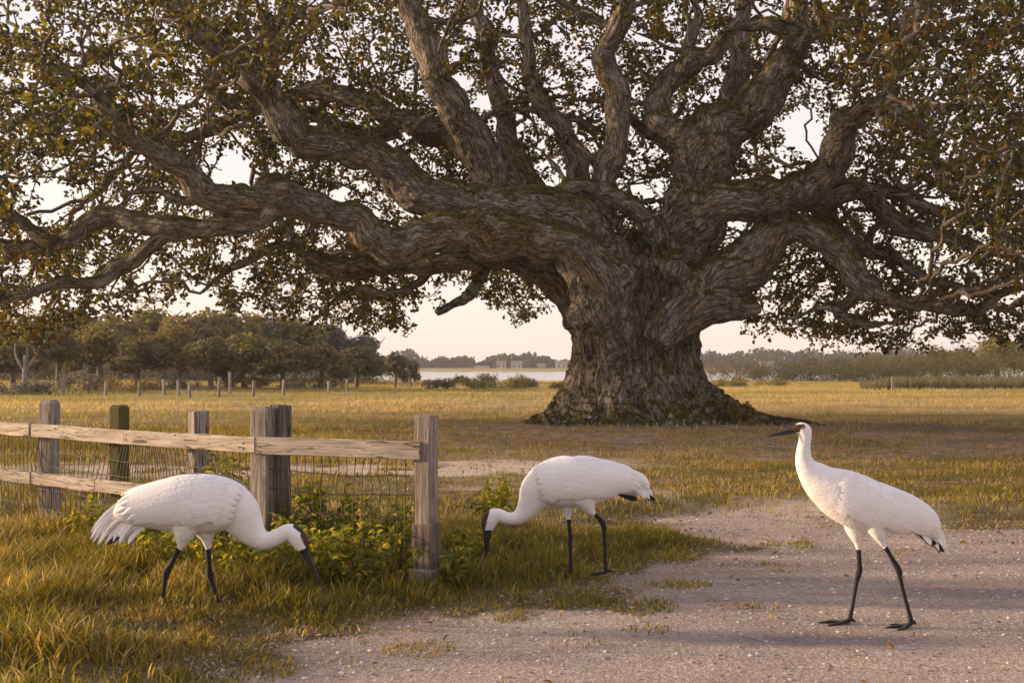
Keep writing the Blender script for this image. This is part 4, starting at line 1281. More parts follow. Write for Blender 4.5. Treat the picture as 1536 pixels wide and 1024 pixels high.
# wire netting
def netting(a, b_, ztop, zbot, step, hz, seed, sag=0.02, lean=0.0):
    mbx = MB()
    a = np.asarray(a); b_ = np.asarray(b_)
    L = np.linalg.norm(b_ - a); dr = (b_ - a) / L
    nrmv = np.array([dr[1], -dr[0]])
    nv = int(L / step)
    zz = np.linspace(0, 1, 14)
    for i in range(nv + 1):
        s = L * i / nv
        w1 = step * 0.2 * vnoise(np.c_[zz * 7, np.full(14, i * 0.21 + seed), np.zeros(14)], 81)
        w2_ = 0.025 * vnoise(np.c_[zz * 3, np.full(14, i * 0.3 + seed), np.ones(14)], 82)
        z = ztop + (zbot - ztop) * zz
        al_ = s + w1 + lean * (1 - zz) * 0.3 * np.sin(s * 2)
        C = np.c_[a[0] + dr[0] * al_ + nrmv[0] * w2_, a[1] + dr[1] * al_ + nrmv[1] * w2_, z]
        V, Q, T = tube(C - fo, 0.004, K=4, caps=False); mbx.add(V, Q, T)
    for h_ in hz:
        ss = np.linspace(0, L, 40)
        z = h_ - sag * np.sin(ss / L * math.pi) + 0.008 * vnoise(np.c_[ss * 5, np.full(40, h_ * 9), np.zeros(40)], 83)
        C = np.c_[a[0] + dr[0] * ss, a[1] + dr[1] * ss, z]
        V, Q, T = tube(C - fo, 0.0042, K=4, caps=False); mbx.add(V, Q, T)
    link('wire_netting', mbx.mesh('wire_netting'), M['wire'], fence)
netting(PR + nfr2 * 0.04 + d2 * 0.09, PC + nfr2 * 0.03 - d2 * 0.02, 1.02, 0.12, 0.075, [0.88, 0.73, 0.56, 0.40, 0.24], 1)
netting(PC + nfr * 0.06 + fdir * 0.05, PL + nfr * 0.06, 1.02, 0.12, 0.07, [0.87, 0.73, 0.50, 0.30], 2, 0.03, 1.0)
netting(PL + nfr * 0.06, on_fence(1.6) + nfr * 0.06, 1.02, 0.12, 0.07, [0.83, 0.60, 0.35], 3, 0.03, 0.6)
mbx = MB()
for (p, z_, nn_) in [(PC + o1 * 1.19 + d2 * 0.0 + np.array([-0.06, 0.0]), 1.09, 0), (PC + o1 * 1.19 + np.array([-0.06, 0]), 1.05, 0), (PR + o2 * 1.22, 1.06, 0), (on_fence(0.51) + o1 * 1.17, 1.09, 0), (on_fence(0.51) + o1 * 1.17, 1.05, 0), (PL + o1 * 1.17, 1.09, 0), (PL + o1 * 1.17, 1.05, 0)]:
    C = np.array([[p[0], p[1], z_], [p[0] + nfr[0] * 0.006, p[1] + nfr[1] * 0.006, z_]]) - fo
    V, Q, T = tube(C, 0.009, K=8)
    link('nail', make_mesh('nail', V, Q, T), M['nail'], fence)

# ------------------------------------------------------------------ leafy weeds along the fence
def weed(x, y, n_st, h_, spread, label, leafL=0.062, cat='weed'):
    z = hgt(x, y)
    root = empty('leafy_weed', (x, y, z))
    tag(root, label, cat, 'leafy weeds along the fence')
    st = MB(); LPs, LDs = [], []
    for s in range(n_st):
        a = rng.uniform(0, 2 * math.pi); rr = rng.uniform(0.2, 1) * spread
        hh = h_ * rng.uniform(0.55, 1.0)
        tip = np.array([math.cos(a) * rr, math.sin(a) * rr, hh])
        b0 = np.array([math.cos(a) * rr * 0.25, math.sin(a) * rr * 0.25, -0.02])
        mid = (b0 + tip) / 2 + np.array([0, 0, 0.12 * hh]) + rng.normal(0, 0.03, 3)
        C = catmull(np.array([b0, mid, tip]), 5)
        V, Q, T = tube(C, np.linspace(0.005, 0.002, len(C)), K=4, caps=False); st.add(V, Q, T)
        nl = int(12 + hh * 42)
        u = rng.uniform(0.2, 1.0, nl)
        p = np.stack([np.interp(u, np.linspace(0, 1, len(C)), C[:, q]) for q in range(3)], -1)
        LPs.append(p + rng.normal(0, 0.012, p.shape)); LDs.append(np.c_[rng.normal(0, 1, (nl, 2)), rng.normal(0.1, 0.5, nl)])
    P = np.concatenate(LPs); Dn = np.concatenate(LDs); n_ = len(P)
    Nn = unit(np.array([-0.1, -0.35, 0.9]) + rng.normal(0, 0.5, (n_, 3)))
    L = leafL * rng.uniform(0.6, 1.3, n_)
    c_ = pick([(0.19, 0.19, 0.03), (0.13, 0.15, 0.03), (0.28, 0.24, 0.035), (0.38, 0.28, 0.045)], [4, 3, 2.4, 1.2], n_)
    link('stem', st.mesh('stem'), M['weed_stem'], root)
    link('foliage', leaf_mesh('foliage', P, Nn, Dn, L, L * rng.uniform(0.38, 0.6, n_), c_, 0.2, 0.2), M['weed'], root)
    return root
M['weed_stem'] = simple('weed stem', (0.11, 0.10, 0.03), 0.7, 0.2, 0, 8)
def at(x, D): return ((x - 768) / F * D, D)
WEEDS = [
 (at(330, 10.9), 16, 0.80, 0.30, 'tall leafy weed behind the rail between two posts and the stooping crane'),
 (at(365, 10.7), 14, 0.70, 0.26, 'leafy weed against the left side of the pale double post'),
 (at(300, 11.2), 10, 0.60, 0.26, 'leafy weed at the foot of the post behind the stooping crane'),
 (at(445, 10.25), 12, 0.55, 0.24, 'leafy weed right beside the dark split post'),
 (at(490, 10.3), 14, 0.62, 0.28, 'broad leafy weed growing through the left half of the netting'),
 (at(545, 10.2), 13, 0.60, 0.28, 'leafy weed in the middle of the netting bay'),
 (at(598, 10.0), 12, 0.52, 0.24, 'leafy weed close to the end post inside the netting'),
 (at(500, 9.55), 14, 0.42, 0.32, 'low leafy weed before the netting by the feeding bill'),
 (at(570, 9.4), 12, 0.40, 0.28, 'low leafy weed before the netting near the end post'),
 (at(420, 9.6), 12, 0.40, 0.32, 'low leafy weed under the bent neck of the stooping crane'),
 (at(360, 9.5), 13, 0.42, 0.34, 'low leafy weed behind the legs of the stooping crane'),
 (at(290, 9.9), 11, 0.40, 0.32, 'leafy weed seen beneath the belly of the stooping crane'),
 (at(220, 10.2), 10, 0.36, 0.32, 'leafy weed below the tail plumes of the stooping crane'),
 (at(672, 9.55), 9, 0.34, 0.18, 'small leafy weed on the right of the end post'),
 (at(742, 12.2), 12, 0.52, 0.22, 'bushy yellow green weed behind the head of the crane by the end post'),
 (at(700, 10.4), 9, 0.3, 0.2, 'low weed between the end post and the dipped bill'),
 (at(130, 11.4), 9, 0.42, 0.3, 'leafy weed at the foot of the farthest fence bay'),
]
for (xy, a, b_, c_, lab_) in WEEDS:
    weed(xy[0], xy[1], int(a * 1.1), b_ * 1.08, c_ * 1.35, lab_)

# ------------------------------------------------------------------ grass
def blades(name, P, H, W, cols, lean, seg=3):
    n_ = len(P)
    a = rng.uniform(0, 2 * math.pi, n_)
    fx, fy = np.cos(a), np.sin(a)
    side = np.c_[-fy, fx, np.zeros(n_)]
    la = a + rng.normal(0, 0.5, n_)
    ld = np.c_[np.cos(la), np.sin(la), np.zeros(n_)] * (lean * H)[:, None]
    ld[:, 0] += 0.08 * H
    ts = np.linspace(0, 1, seg + 1)
    rows = []
    for t_ in ts[:-1]:
        c_ = P + np.c_[np.zeros((n_, 2)), H * (t_ - 0.25 * lean * t_ ** 2)] + ld * t_ ** 2
        w_ = (W * (1 - 0.55 * t_) * 0.5)[:, None]
        rows += [c_ - side * w_, c_ + side * w_]
    rows.append(P + np.c_[np.zeros((n_, 2)), H * (1 - 0.25 * lean)] + ld)
    k_ = len(rows)
    V = np.stack(rows, 1).reshape(-1, 3)
    o = np.arange(n_)[:, None] * k_
    Q = np.concatenate([o + np.array([[2 * s, 2 * s + 1, 2 * s + 3, 2 * s + 2]]) for s in range(seg - 1)]) if seg > 1 else None
    T = o + np.array([[k_ - 3, k_ - 2, k_ - 1]])
    return make_mesh(name, V, Q, T, True, np.repeat(cols, k_, 0))

PAL = [(0.155, 0.135, 0.024), (0.095, 0.092, 0.022), (0.25, 0.18, 0.034), (0.38, 0.265, 0.085), (0.48, 0.36, 0.18), (0.21, 0.12, 0.036)]
def grass_zone(n, x0, x1, y0, y1, fan=True):
    y = np.sqrt(rng.uniform(y0 ** 2, y1 ** 2, n)) if fan else rng.uniform(y0, y1, n)
    x = rng.uniform(x0, x1, n) * (y if fan else 1)
    P = np.c_[x, y]
    sd = road_sd(P)
    g, s, d = masks(P, sd)
    return P, sd, g, s, d
def grass_cols(P, n_, green):
    Q3 = np.c_[P[:, :2], np.zeros(len(P))]
    m_ = fbm(Q3 * 0.9, 91, 3) + green
    k_ = rng.random(n_)
    pg = np.clip(0.52 + 0.9 * m_, 0.08, 0.92)
    c1_ = pick(PAL[:3], [4, 2.6, 2.2], n_); c2_ = pick(PAL[2:], [3, 3, 2, 1], n_)
    return np.where((k_ < pg)[:, None], c1_, c2_)
# near, tall
P, sd, g, s, d = grass_zone(300000, -0.46, 0.46, 6.2, 12.5)
Q3 = np.c_[P, np.zeros(len(P))]
tuft = fbm(Q3 * 2.2, 95, 3)
dens = sstep(-0.2, 0.7, -sd) ** 1.3 * (0.3 + 0.7 * sstep(-0.35, 0.25, tuft)) * (1 - 0.75 * s)
dens = np.maximum(dens, 0.7 * sstep(0.22, 0.4, tuft) * sstep(1.5, 0.2, sd))          # strays on the gravel
keep = rng.random(len(P)) < dens * 0.5
P, sd, tuft = P[keep], sd[keep], tuft[keep]
left = sstep(0.8, -0.8, P[:, 0])
H = (0.035 + 0.15 * sstep(-0.2, 1.0, -sd) * (0.6 + 0.4 * left)) * (1 + 0.55 * tuft) * rng.uniform(0.55, 1.35, len(P))
near_legs = np.exp(-((P[:, 0] + 2.15) / 0.75) ** 4 - ((P[:, 1] - 8.2) / 0.75) ** 4)
H = np.clip(H * (1 - 0.68 * near_legs), 0.02, 0.36)
n = len(P)
me = blades('tall_grass', np.c_[P, height(P) - 0.01], H, rng.uniform(0.007, 0.016, n), grass_cols(P, n, 0.16 * left + 0.1) * np.array([0.98, 1.0, 0.9]), rng.uniform(0.2, 1.0, n))
tag(link('tall_grass', me, M['grass']), 'tall tangled grass, olive and straw coloured, beside the gravel', 'grass', kind='stuff')
print('near grass', n)
P, sd, g, s, d = grass_zone(120000, -0.46, 0.46, 6.2, 14)
Q3 = np.c_[P, np.zeros(len(P))]
keep = (rng.random(len(P)) < 0.75 * np.exp(-((sd + 0.15) / 0.55) ** 2) * sstep(-0.3, 0.3, fbm(Q3 * 2.5, 99, 3) + 0.1)) | (rng.random(len(P)) < 0.4 * (sd < 0.1))
P = P[keep]; n = len(P)
me = blades('dead_grass', np.c_[P, height(P) - 0.002], rng.uniform(0.012, 0.05, n), rng.uniform(0.004, 0.010, n), pick([(0.40, 0.29, 0.15), (0.52, 0.41, 0.25), (0.24, 0.16, 0.08), (0.17, 0.15, 0.05)], [3, 2, 2, 2], n), rng.uniform(1.2, 2.6, n), 2)
tag(link('dead_grass', me, M['grass']), 'flattened dead straw and low growth along the ragged gravel edge', 'straw', kind='stuff')
# middle distance
P, sd, g, s, d = grass_zone(240000, -0.48, 0.48, 12.0, 34)
Q3 = np.c_[P, np.zeros(len(P))]
tuft = fbm(Q3 * 1.0, 96, 3)
dens = sstep(-0.1, 0.4, -sd) * (0.35 + 0.65 * sstep(-0.3, 0.25, tuft)) * (1 - 0.95 * s) * (1 - 0.72 * d)
keep = rng.random(len(P)) < dens * 0.8
P, tuft = P[keep], tuft[keep]; n = len(P)
H = np.clip((0.075 + 0.07 * sstep(-1.5, -6, P[:, 0])) * (1 + 0.6 * tuft) * rng.uniform(0.5, 1.4, n), 0.03, 0.3)
me = blades('meadow_grass', np.c_[P, height(P) - 0.01], H, rng.uniform(0.008, 0.018, n), grass_cols(P, n, 0.0) * np.array([0.9, 0.92, 0.85]), rng.uniform(0.2, 0.9, n), 2)
tag(link('meadow_grass', me, M['grass']), 'short dry meadow grass between the gravel and the oak', 'grass', kind='stuff')
print('mid grass', n)
# far field, wide blades
P, sd, g, s, d = grass_zone(210000, -0.5, 0.5, 33, 150)
Q3 = np.c_[P, np.zeros(len(P))]
tuft = fbm(Q3 * np.array([0.18, 0.4, 1]), 97, 3)
keep = rng.random(len(P)) < (0.3 + 0.7 * sstep(-0.3, 0.3, tuft)) * (1 - 0.8 * d)
P, tuft = P[keep], tuft[keep]; n = len(P)
H = np.clip(0.11 * (1 + 0.6 * tuft) * rng.uniform(0.5, 1.4, n) * (1 + P[:, 1] / 120), 0.04, 0.35)
cf = grass_cols(np.c_[P * np.array([0.1, 0.25])], n, -0.28)
cf = 0.4 * cf + 0.6 * np.where((fbm(np.c_[P * np.array([0.05, 0.16]), np.zeros(n)], 98, 3) > 0.08)[:, None], np.array([0.28, 0.24, 0.055]), np.array([0.58, 0.42, 0.18]))
me = blades('field_grass', np.c_[P, height(P) - 0.02], H, rng.uniform(0.02, 0.04, n), cf, rng.uniform(0.3, 0.9, n), 2)
tag(link('field_grass', me, M['grass']), 'golden grass of the open field beyond the oak', 'grass', kind='stuff')

# ------------------------------------------------------------------ loose stones and fallen leaves
ico = np.array([(0, 0, 1), (.89, 0, .45), (.28, .85, .45), (-.72, .53, .45), (-.72, -.53, .45), (.28, -.85, .45), (.72, .53, -.45), (-.28, .85, -.45), (-.89, 0, -.45), (-.28, -.85, -.45), (.72, -.53, -.45), (0, 0, -1)])
icof = np.array([(0, 1, 2), (0, 2, 3), (0, 3, 4), (0, 4, 5), (0, 5, 1), (1, 6, 2), (2, 7, 3), (3, 8, 4), (4, 9, 5), (5, 10, 1), (6, 7, 2), (7, 8, 3), (8, 9, 4), (9, 10, 5), (10, 6, 1), (11, 7, 6), (11, 8, 7), (11, 9, 8), (11, 10, 9), (11, 6, 10)])
P, sd, g, s, d = grass_zone(38000, -0.46, 0.46, 6.4, 16)
keep = (sd > -0.35) & (rng.random(len(P)) < np.where(sd < 0.5, 1.0, 0.6))
P = P[keep]; n = len(P)
R = 0.003 + 0.011 * rng.random(n) ** 4
V = ico[None] * (1 + 0.3 * rng.uniform(-1, 1, (n, 12, 1))) * R[:, None, None] * np.stack([rng.uniform(0.8, 1.6, n), rng.uniform(0.8, 1.4, n), rng.uniform(0.4, 0.8, n)], -1)[:, None]
V = V + np.c_[P, height(P) + R * 0.25][:, None]
cst = pick([(0.34, 0.27, 0.24), (0.24, 0.19, 0.17), (0.46, 0.39, 0.34), (0.6, 0.54, 0.5)], [4, 3, 2.5, 0.8], n, 0.2)
me = make_mesh('loose_stones', V.reshape(-1, 3), None, (icof[None] + np.arange(n)[:, None, None] * 12).reshape(-1, 3), False, np.repeat(cst, 12, 0))
ms_, tt, bb = new_mat('stone')
aa = N(tt, 'ShaderNodeAttribute', attribute_name='Col'); tt.links.new(aa.outputs['Color'], bb.inputs['Base Color']); bb.inputs['Roughness'].default_value = 0.9
tag(link('loose_stones', me, ms_), 'small loose stones scattered over the gravel', 'stones', kind='stuff')
P, sd, g, s, d = grass_zone(5200, -0.46, 0.46, 6.4, 30)
keep = rng.random(len(P)) < np.where(sd > 0.4, 0.12, np.where(sd > -0.5, 0.55, 0.3))
P = P[keep]; n = len(P)
L = rng.uniform(0.03, 0.07, n)
me = leaf_mesh('fallen_leaves', np.c_[P, height(P) + 0.012 + 0.02 * rng.random(n)], unit(np.array([0, 0, 1]) + rng.normal(0, 0.35, (n, 3))), rng.normal(0, 1, (n, 3)), L, L * 0.6,
               pick([(0.30, 0.16, 0.03), (0.20, 0.11, 0.035), (0.14, 0.085, 0.045), (0.4, 0.28, 0.05)], [2, 3, 3, 1.2], n), 0.2, 0.25)
tag(link('fallen_leaves', me, M['weed']), 'fallen brown and orange leaves strewn on grass and gravel', 'leaves', kind='stuff')

# ------------------------------------------------------------------ far trees, shrubs, posts, houses
def crown_blob(blobs, n_, size, pal, wts, droop=0.0):
    bl = np.array(blobs, float)            # x y z rx ry rz
    vol = bl[:, 3] * bl[:, 4] * bl[:, 5]
    k_ = rng.choice(len(bl), n_, p=vol / vol.sum())
    u = unit(rng.normal(0, 1, (n_, 3))) * (rng.random((n_, 1)) ** 0.4)
    P = bl[k_, :3] + u * bl[k_, 3:]
    P = P + 0.25 * bl[k_, 3:4] * np.c_[vnoise(P * 2 + 3, 101), vnoise(P * 2 + 9, 102), vnoise(P * 2 + 17, 103)]
    Nn = unit(u + np.array([0, 0, 0.35]) + rng.normal(0, 0.6, (n_, 3)))
    L = size * rng.uniform(0.6, 1.4, n_)
    c_ = pick(pal, wts, n_, 0.2) * (1 + 0.25 * vnoise(P * 0.9, 104)[:, None])
    return P, Nn, rng.normal(0, 1, (n_, 3)), L, L * rng.uniform(0.6, 0.9, n_), c_

def trunk_mesh(name, h_, r, forks, mat):
    mbx = MB()
    C = catmull(np.array([[0, 0, -0.2], [0.1 * h_ * rng.uniform(-1, 1), 0.05, h_ * 0.3], [0.1 * rng.uniform(-1, 1), 0, h_ * 0.55]]), 5)
    V, Q, T = tube(C, np.linspace(r * 1.3, r * 0.8, len(C)), K=8); mbx.add(V, Q, T)
    for f_ in range(forks):
        a = 2 * math.pi * f_ / forks + rng.uniform(-.4, .4)
        e_ = C[-1] + np.array([math.cos(a) * h_ * 0.38, math.sin(a) * h_ * 0.3, h_ * rng.uniform(0.2, 0.42)])
        b0 = C[int(len(C) * rng.uniform(0.45, 0.85))]
        c_ = catmull(np.array([b0, (b0 + e_) / 2 + rng.normal(0, 0.05 * h_, 3), e_]), 5)
        V, Q, T = tube(c_, np.linspace(r * 0.6, r * 0.15, len(c_)), K=6); mbx.add(V, Q, T)
    return mbx.mesh(name)

OAKPAL = [(0.12, 0.105, 0.045), (0.15, 0.125, 0.05), (0.09, 0.085, 0.04), (0.21, 0.145, 0.055)]
PALS = {
 'dark': (OAKPAL, [4, 2, 4, 0.5]),
 'olive': ([(0.19, 0.165, 0.05), (0.24, 0.20, 0.06), (0.14, 0.13, 0.045)], [3, 2, 2]),
 'rust': ([(0.23, 0.155, 0.06), (0.20, 0.15, 0.06), (0.27, 0.16, 0.06), (0.15, 0.135, 0.05)], [2, 3, 1, 3]),
 'grey': ([(0.15, 0.135, 0.09), (0.18, 0.155, 0.11), (0.12, 0.115, 0.075)], [3, 2, 2]),
}
def far_tree(kind, h_, seed):
    """tree of height h_ at the origin: crown of several unequal masses on a forked trunk"""
    bl = []
    nb = 9
    for q in range(nb):
        a = 2 * math.pi * q / nb + rng.uniform(-.4, .4); rr = rng.uniform(0.15, 0.42) * h_
        bl.append((math.cos(a) * rr, math.sin(a) * rr * 0.8, h_ * rng.uniform(0.33, 0.78), h_ * rng.uniform(0.14, 0.24), h_ * rng.uniform(0.14, 0.22), h_ * rng.uniform(0.10, 0.19)))
    bl.append((0, 0, h_ * 0.8, h_ * 0.25, h_ * 0.22, h_ * 0.18))
    root = empty('far_tree')
    pal, wts = PALS[kind]
    a_ = crown_blob(bl, 3000, 0.055 * h_, pal, wts)
    link('crown', leaf_mesh('crown', *a_), M['far_leaf'], root)
    link('trunk', trunk_mesh('trunk', h_, 0.035 * h_, 4, M['twig']), M['twig'], root)
    return root
protos = {k_: [far_tree(k_, 5.0, q) for q in range(2)] for k_ in PALS}
used = set()
def place_tree(kind, v_, x, D, h_, label, rz=0.0, group='trees of the wood beyond the field', sxy=1.0, cat='tree'):
    key = (kind, v_)
    p = protos[kind][v_]
    o = p if key not in used else copy_tree(p)
    used.add(key)
    xw = (x - 768) / F * D
    o.location = (xw, D, hgt(xw, D) - 0.05)
    s = h_ / 5.0
    o.scale = (s * sxy, s * sxy, s)
    o.rotation_euler = (0, 0, rz)
    tag(o, label, cat, group)
    return o
def top_h(y, D): return CH + (HZ - y) / F * D - hgt(0, 60)
WOOD = [
 ('dark', 0, 20, 84, 512, 'dark oak at the left edge of the wood, behind the bare pale sapling', 1.5),
 ('dark', 1, 88, 88, 500, 'dark oak with a wide crown behind the arched brush', 1.35),
 ('olive', 0, 150, 92, 492, 'olive green oak on the right of the arched brush', 1.3),
 ('dark', 0, 205, 86, 508, 'dark forked oak above the second and third thin posts', 1.4),
 ('rust', 0, 262, 92, 492, 'rust tinged oak with an orange crown front near the thin posts', 1.2),
 ('dark', 1, 318, 86, 508, 'dark round oak right of the rust tinged oak', 1.3),
 ('olive', 1, 368, 90, 500, 'olive oak behind the close pair of thin posts', 1.3),
 ('dark', 0, 425, 88, 510, 'dark oak with a low spreading crown near the end of the thin posts', 1.4),
 ('dark', 1, 480, 92, 515, 'dark oak left of the slanting trunks by the lake', 1.4),
 ('dark', 0, 535, 96, 520, 'dark low oak with slanting trunks before the lake', 1.5),
 ('grey', 0, 592, 98, 527, 'thin grey oak leaning out over the water at the end of the wood', 0.9),
 ('grey', 1, 618, 104, 536, 'last sparse grey tree of the wood, against the water', 0.75),
]
for i, (kd, v_, x, D, ty, lab_, sx) in enumerate(WOOD):
    place_tree(kd, v_, x, D, top_h(ty, D), lab_, i * 1.7, sxy=sx)
BACK = [
 ('olive', 0, -20, 120, 470, 'tall olive tree rising over the far left of the wood'), ('rust', 0, 45, 118, 478, 'rust brown tree rising behind the dark oaks on the far left'),
 ('olive', 1, 105, 124, 470, 'olive tree rising behind the arched brush'), ('grey', 0, 160, 128, 476, 'grey green tree rising in the second row left of the rusty crowns'),
 ('rust', 1, 178, 122, 480, 'rust coloured crown in the second row, left of the highest crowns'), ('olive', 0, 225, 126, 466, 'highest olive crown on the skyline of the wood'),
 ('rust', 0, 270, 120, 478, 'orange brown crown in the middle of the wood'), ('rust', 1, 312, 124, 470, 'russet crown on the skyline right of the orange brown one'),
 ('olive', 1, 352, 126, 468, 'olive crown on the skyline above the close pair of thin posts'), ('grey', 1, 400, 130, 474, 'grey crown on the skyline right of the olive one'),
 ('olive', 0, 440, 126, 478, 'olive crown on the skyline above the dark spreading oak'), ('grey', 0, 490, 130, 486, 'grey crown falling towards the lake'),
 ('grey', 1, 545, 128, 502, 'low grey crown behind the slanting trunks'),]
for i, (kd, v_, x, D, ty, lab_) in enumerate(BACK):
    place_tree(kd, v_, x, D, top_h(ty, D), lab_, i * 2.3 + 1, sxy=1.25)
RIGHT = [
 ('grey', 0, 1142, 152, 548, 'low grey shrubby tree at the water edge right of the oak trunk'), ('grey', 1, 1180, 156, 541, 'grey tree standing next to the low shrubby one at the water'),
 ('dark', 0, 1215, 150, 538, 'dark round tree below the right limb tips'), ('grey', 0, 1258, 156, 532, 'tall grey tree right of the dark round one'),
 ('dark', 1, 1300, 152, 536, 'dark spreading tree behind the reeds and the pale marker'), ('grey', 1, 1350, 156, 534, 'grey tree behind the left end of the reed bank'),
 ('dark', 0, 1405, 146, 522, 'dark tall tree behind the middle of the reed bank'), ('dark', 1, 1448, 150, 522, 'dark tree second from the right edge of the field'),
 ('olive', 0, 1495, 144, 505, 'olive tree towering near the right edge of the field'), ('dark', 0, 1545, 146, 512, 'dark tree cut by the right edge of the picture'),
]
for i, (kd, v_, x, D, ty, lab_) in enumerate(RIGHT):
    place_tree(kd, v_, x, D, max(1.6, CH + (HZ - ty) / F * D + 0.2), lab_, i * 1.1 + 0.4, 'trees across the right of the field', 1.35)

# bare pale sapling at the far left
sx_, sD = 38, 76
xw = (sx_ - 768) / F * sD
root = empty('bare_tree', (xw, sD, hgt(xw, sD)))
tag(root, 'small bare pale tree forking in front of the dark wood', 'tree')
mbx = MB(); k_ = sD / F
for pts in [[(0, 0, 4), (0, 35, 3.4), (1, 60, 2.8)], [(0, 32, 2.8), (-8, 48, 2), (-14, 62, 1.4), (-16, 78, 0.9)], [(0, 34, 2.8), (9, 48, 2.1), (16, 60, 1.6), (22, 78, 0.8)], [(0, 44, 2), (4, 60, 1.4), (3, 80, 0.8)], [(12, 52, 1.3), (14, 66, 0.9), (11, 80, 0.5)]]:
    c_ = catmull(np.array([[p[0] * k_, 0.15 * math.sin(p[1]), p[1] * k_, p[2] * k_] for p in pts], float), 4)
    V, Q, T = tube(c_[:, :3], c_[:, 3], K=7); mbx.add(V, Q, T)
link('trunk', mbx.mesh('trunk'), M['far_post'], root)

# shrubs before the lake and brush at the foot of the wood
def far_shrub(kind, w_, h_, n_):
    bl = [(rng.uniform(-.35, .35) * w_, rng.uniform(-.2, .2) * w_, h_ * rng.uniform(0.12, 0.6), w_ * rng.uniform(.15, .3), w_ * .25, h_ * rng.uniform(.25, .4)) for _ in range(5 if w_ < 8 else 12)]
    root = empty('shrub')
    pal, wts = PALS[kind]
    link('foliage', leaf_mesh('foliage', *crown_blob(bl, n_, 0.13, pal, wts)), M['far_leaf'], root)
    return root
SH = [
 (655, 97, 3.2, 0.8, 'grey', 'low grey shrub at the lake edge below the last tree of the wood'), (700, 95, 4.0, 1.0, 'olive', 'olive shrub in front of the water, left of the taller pair'),
 (735, 100, 3.6, 1.25, 'grey', 'tallest grey shrub in front of the water'), (768, 98, 3.4, 1.1, 'olive', 'olive shrub touching the tallest grey one by the lake'),
 (800, 103, 2.6, 0.9, 'grey', 'small grey shrub before the lake near the oak trunk'), (838, 100, 1.6, 0.6, 'olive', 'tiny shrub before the lake next to the oak trunk'),
 (1145, 143, 13, 2.2, 'grey', 'wide grey thicket at the water edge, nearest to the oak trunk'), (1205, 140, 14, 2.6, 'dark', 'wide dark thicket under the dark round tree beyond the field'),
 (1270, 142, 14, 2.8, 'grey', 'wide grey thicket left of the pale marker, behind the field'), (1335, 139, 14, 3.0, 'dark', 'wide dark thicket straight behind the pale marker'),
 (1400, 138, 14, 3.4, 'dark', 'wide tall dark thicket behind the middle of the reed bank'), (1465, 137, 14, 3.8, 'olive', 'wide olive thicket behind the right half of the reed bank'), (1530, 136, 14, 4.0, 'dark', 'wide dark thicket at the right edge of the field'),
 (1095, 106, 3.4, 0.9, 'olive', 'olive shrub in the field just right of the oak trunk'), (1155, 112, 3.5, 0.9, 'olive', 'low mound of scrub in the field between oak trunk and reeds'),
 (115, 78, 3.2, 1.5, 'grey', 'grey arched brush at the foot of the dark wood'), (62, 76, 4.2, 0.9, 'grey', 'low brush beside the bare pale tree'), (180, 80, 4.4, 0.9, 'rust', 'brown brush under the wood left of the thin posts'),
 (10, 74, 4, 0.9, 'grey', 'grey brush at the left edge below the wood'), (250, 84, 4.4, 0.8, 'grey', 'grey brush under the wood among the thin posts'), (370, 88, 4.4, 0.7, 'rust', 'brown brush under the wood behind the close posts'), (470, 92, 4.5, 0.8, 'grey', 'grey brush under the dark oaks near the lake'), (-10, 108, 9.0, 2.0, 'grey', 'shaded undergrowth deep in the wood, leftmost, behind the trunk of the edge oak'),
 (60, 112, 9.0, 2.2, 'dark', 'shaded undergrowth deep in the wood, behind the bare pale tree'),
 (125, 116, 9.0, 2.0, 'olive', 'shaded undergrowth deep in the wood, behind the arched brush'),
 (190, 108, 9.0, 2.2, 'grey', 'shaded undergrowth deep in the wood, behind the second thin post'),
 (255, 112, 9.0, 2.0, 'dark', 'shaded undergrowth deep in the wood, behind the fourth thin post'),
 (320, 116, 9.0, 2.2, 'olive', 'shaded undergrowth deep in the wood, behind the close pair of thin posts'),
 (385, 108, 9.0, 2.0, 'grey', 'shaded undergrowth deep in the wood, behind the ninth thin post'),
 (445, 112, 9.0, 2.2, 'dark', 'shaded undergrowth deep in the wood, between the tenth and eleventh thin posts'),
 (505, 116, 9.0, 2.0, 'olive', 'shaded undergrowth deep in the wood, behind the last thin posts'),

]
for (x, D, w_, h_, kd, lab_) in SH:
    o = far_shrub(kd, w_ * (1.5 if w_ > 8 else 1), h_ * 1.2, 1100 if w_ < 8 else 7500)
    xw = (x - 768) / F * D
    o.location = (xw, D, hgt(xw, D) - 0.05)
    tag(o, lab_, 'shrub', 'far shrubs')
# dead tuft beside the trunk
o = far_shrub('rust', 0.6, 0.75, 300); o.location = (px(1112, 640, 35.2)[0], 35.2, hgt(px(1112, 640, 35.2)[0], 35.2)); tag(o, 'small dry brown shrub at the right foot of the oak trunk', 'shrub', 'far shrubs')

# reed bank on the right
n_ = 14000
xs = rng.uniform(1290, 1640, n_); Ds = rng.uniform(94, 116, n_)
Pw = np.c_[(xs - 768) / F * Ds, Ds]
hh = 0.95 * (0.6 + 0.4 * sstep(1285, 1345, xs)) * rng.uniform(0.5, 1.15, n_) * (1 + 0.25 * vnoise(np.c_[Pw * 0.4, np.zeros(n_)], 110))
me = blades('reed_bed', np.c_[Pw, height(Pw) - 0.05], hh, rng.uniform(0.05, 0.1, n_), pick([(0.12, 0.11, 0.05), (0.17, 0.14, 0.07), (0.09, 0.085, 0.04)], [3, 2, 2], n_), rng.uniform(0.1, 0.4, n_), 2)
tag(link('reed_bed', me, M['grass']), 'bank of grey green reeds across the right of the field', 'reeds', kind='stuff')

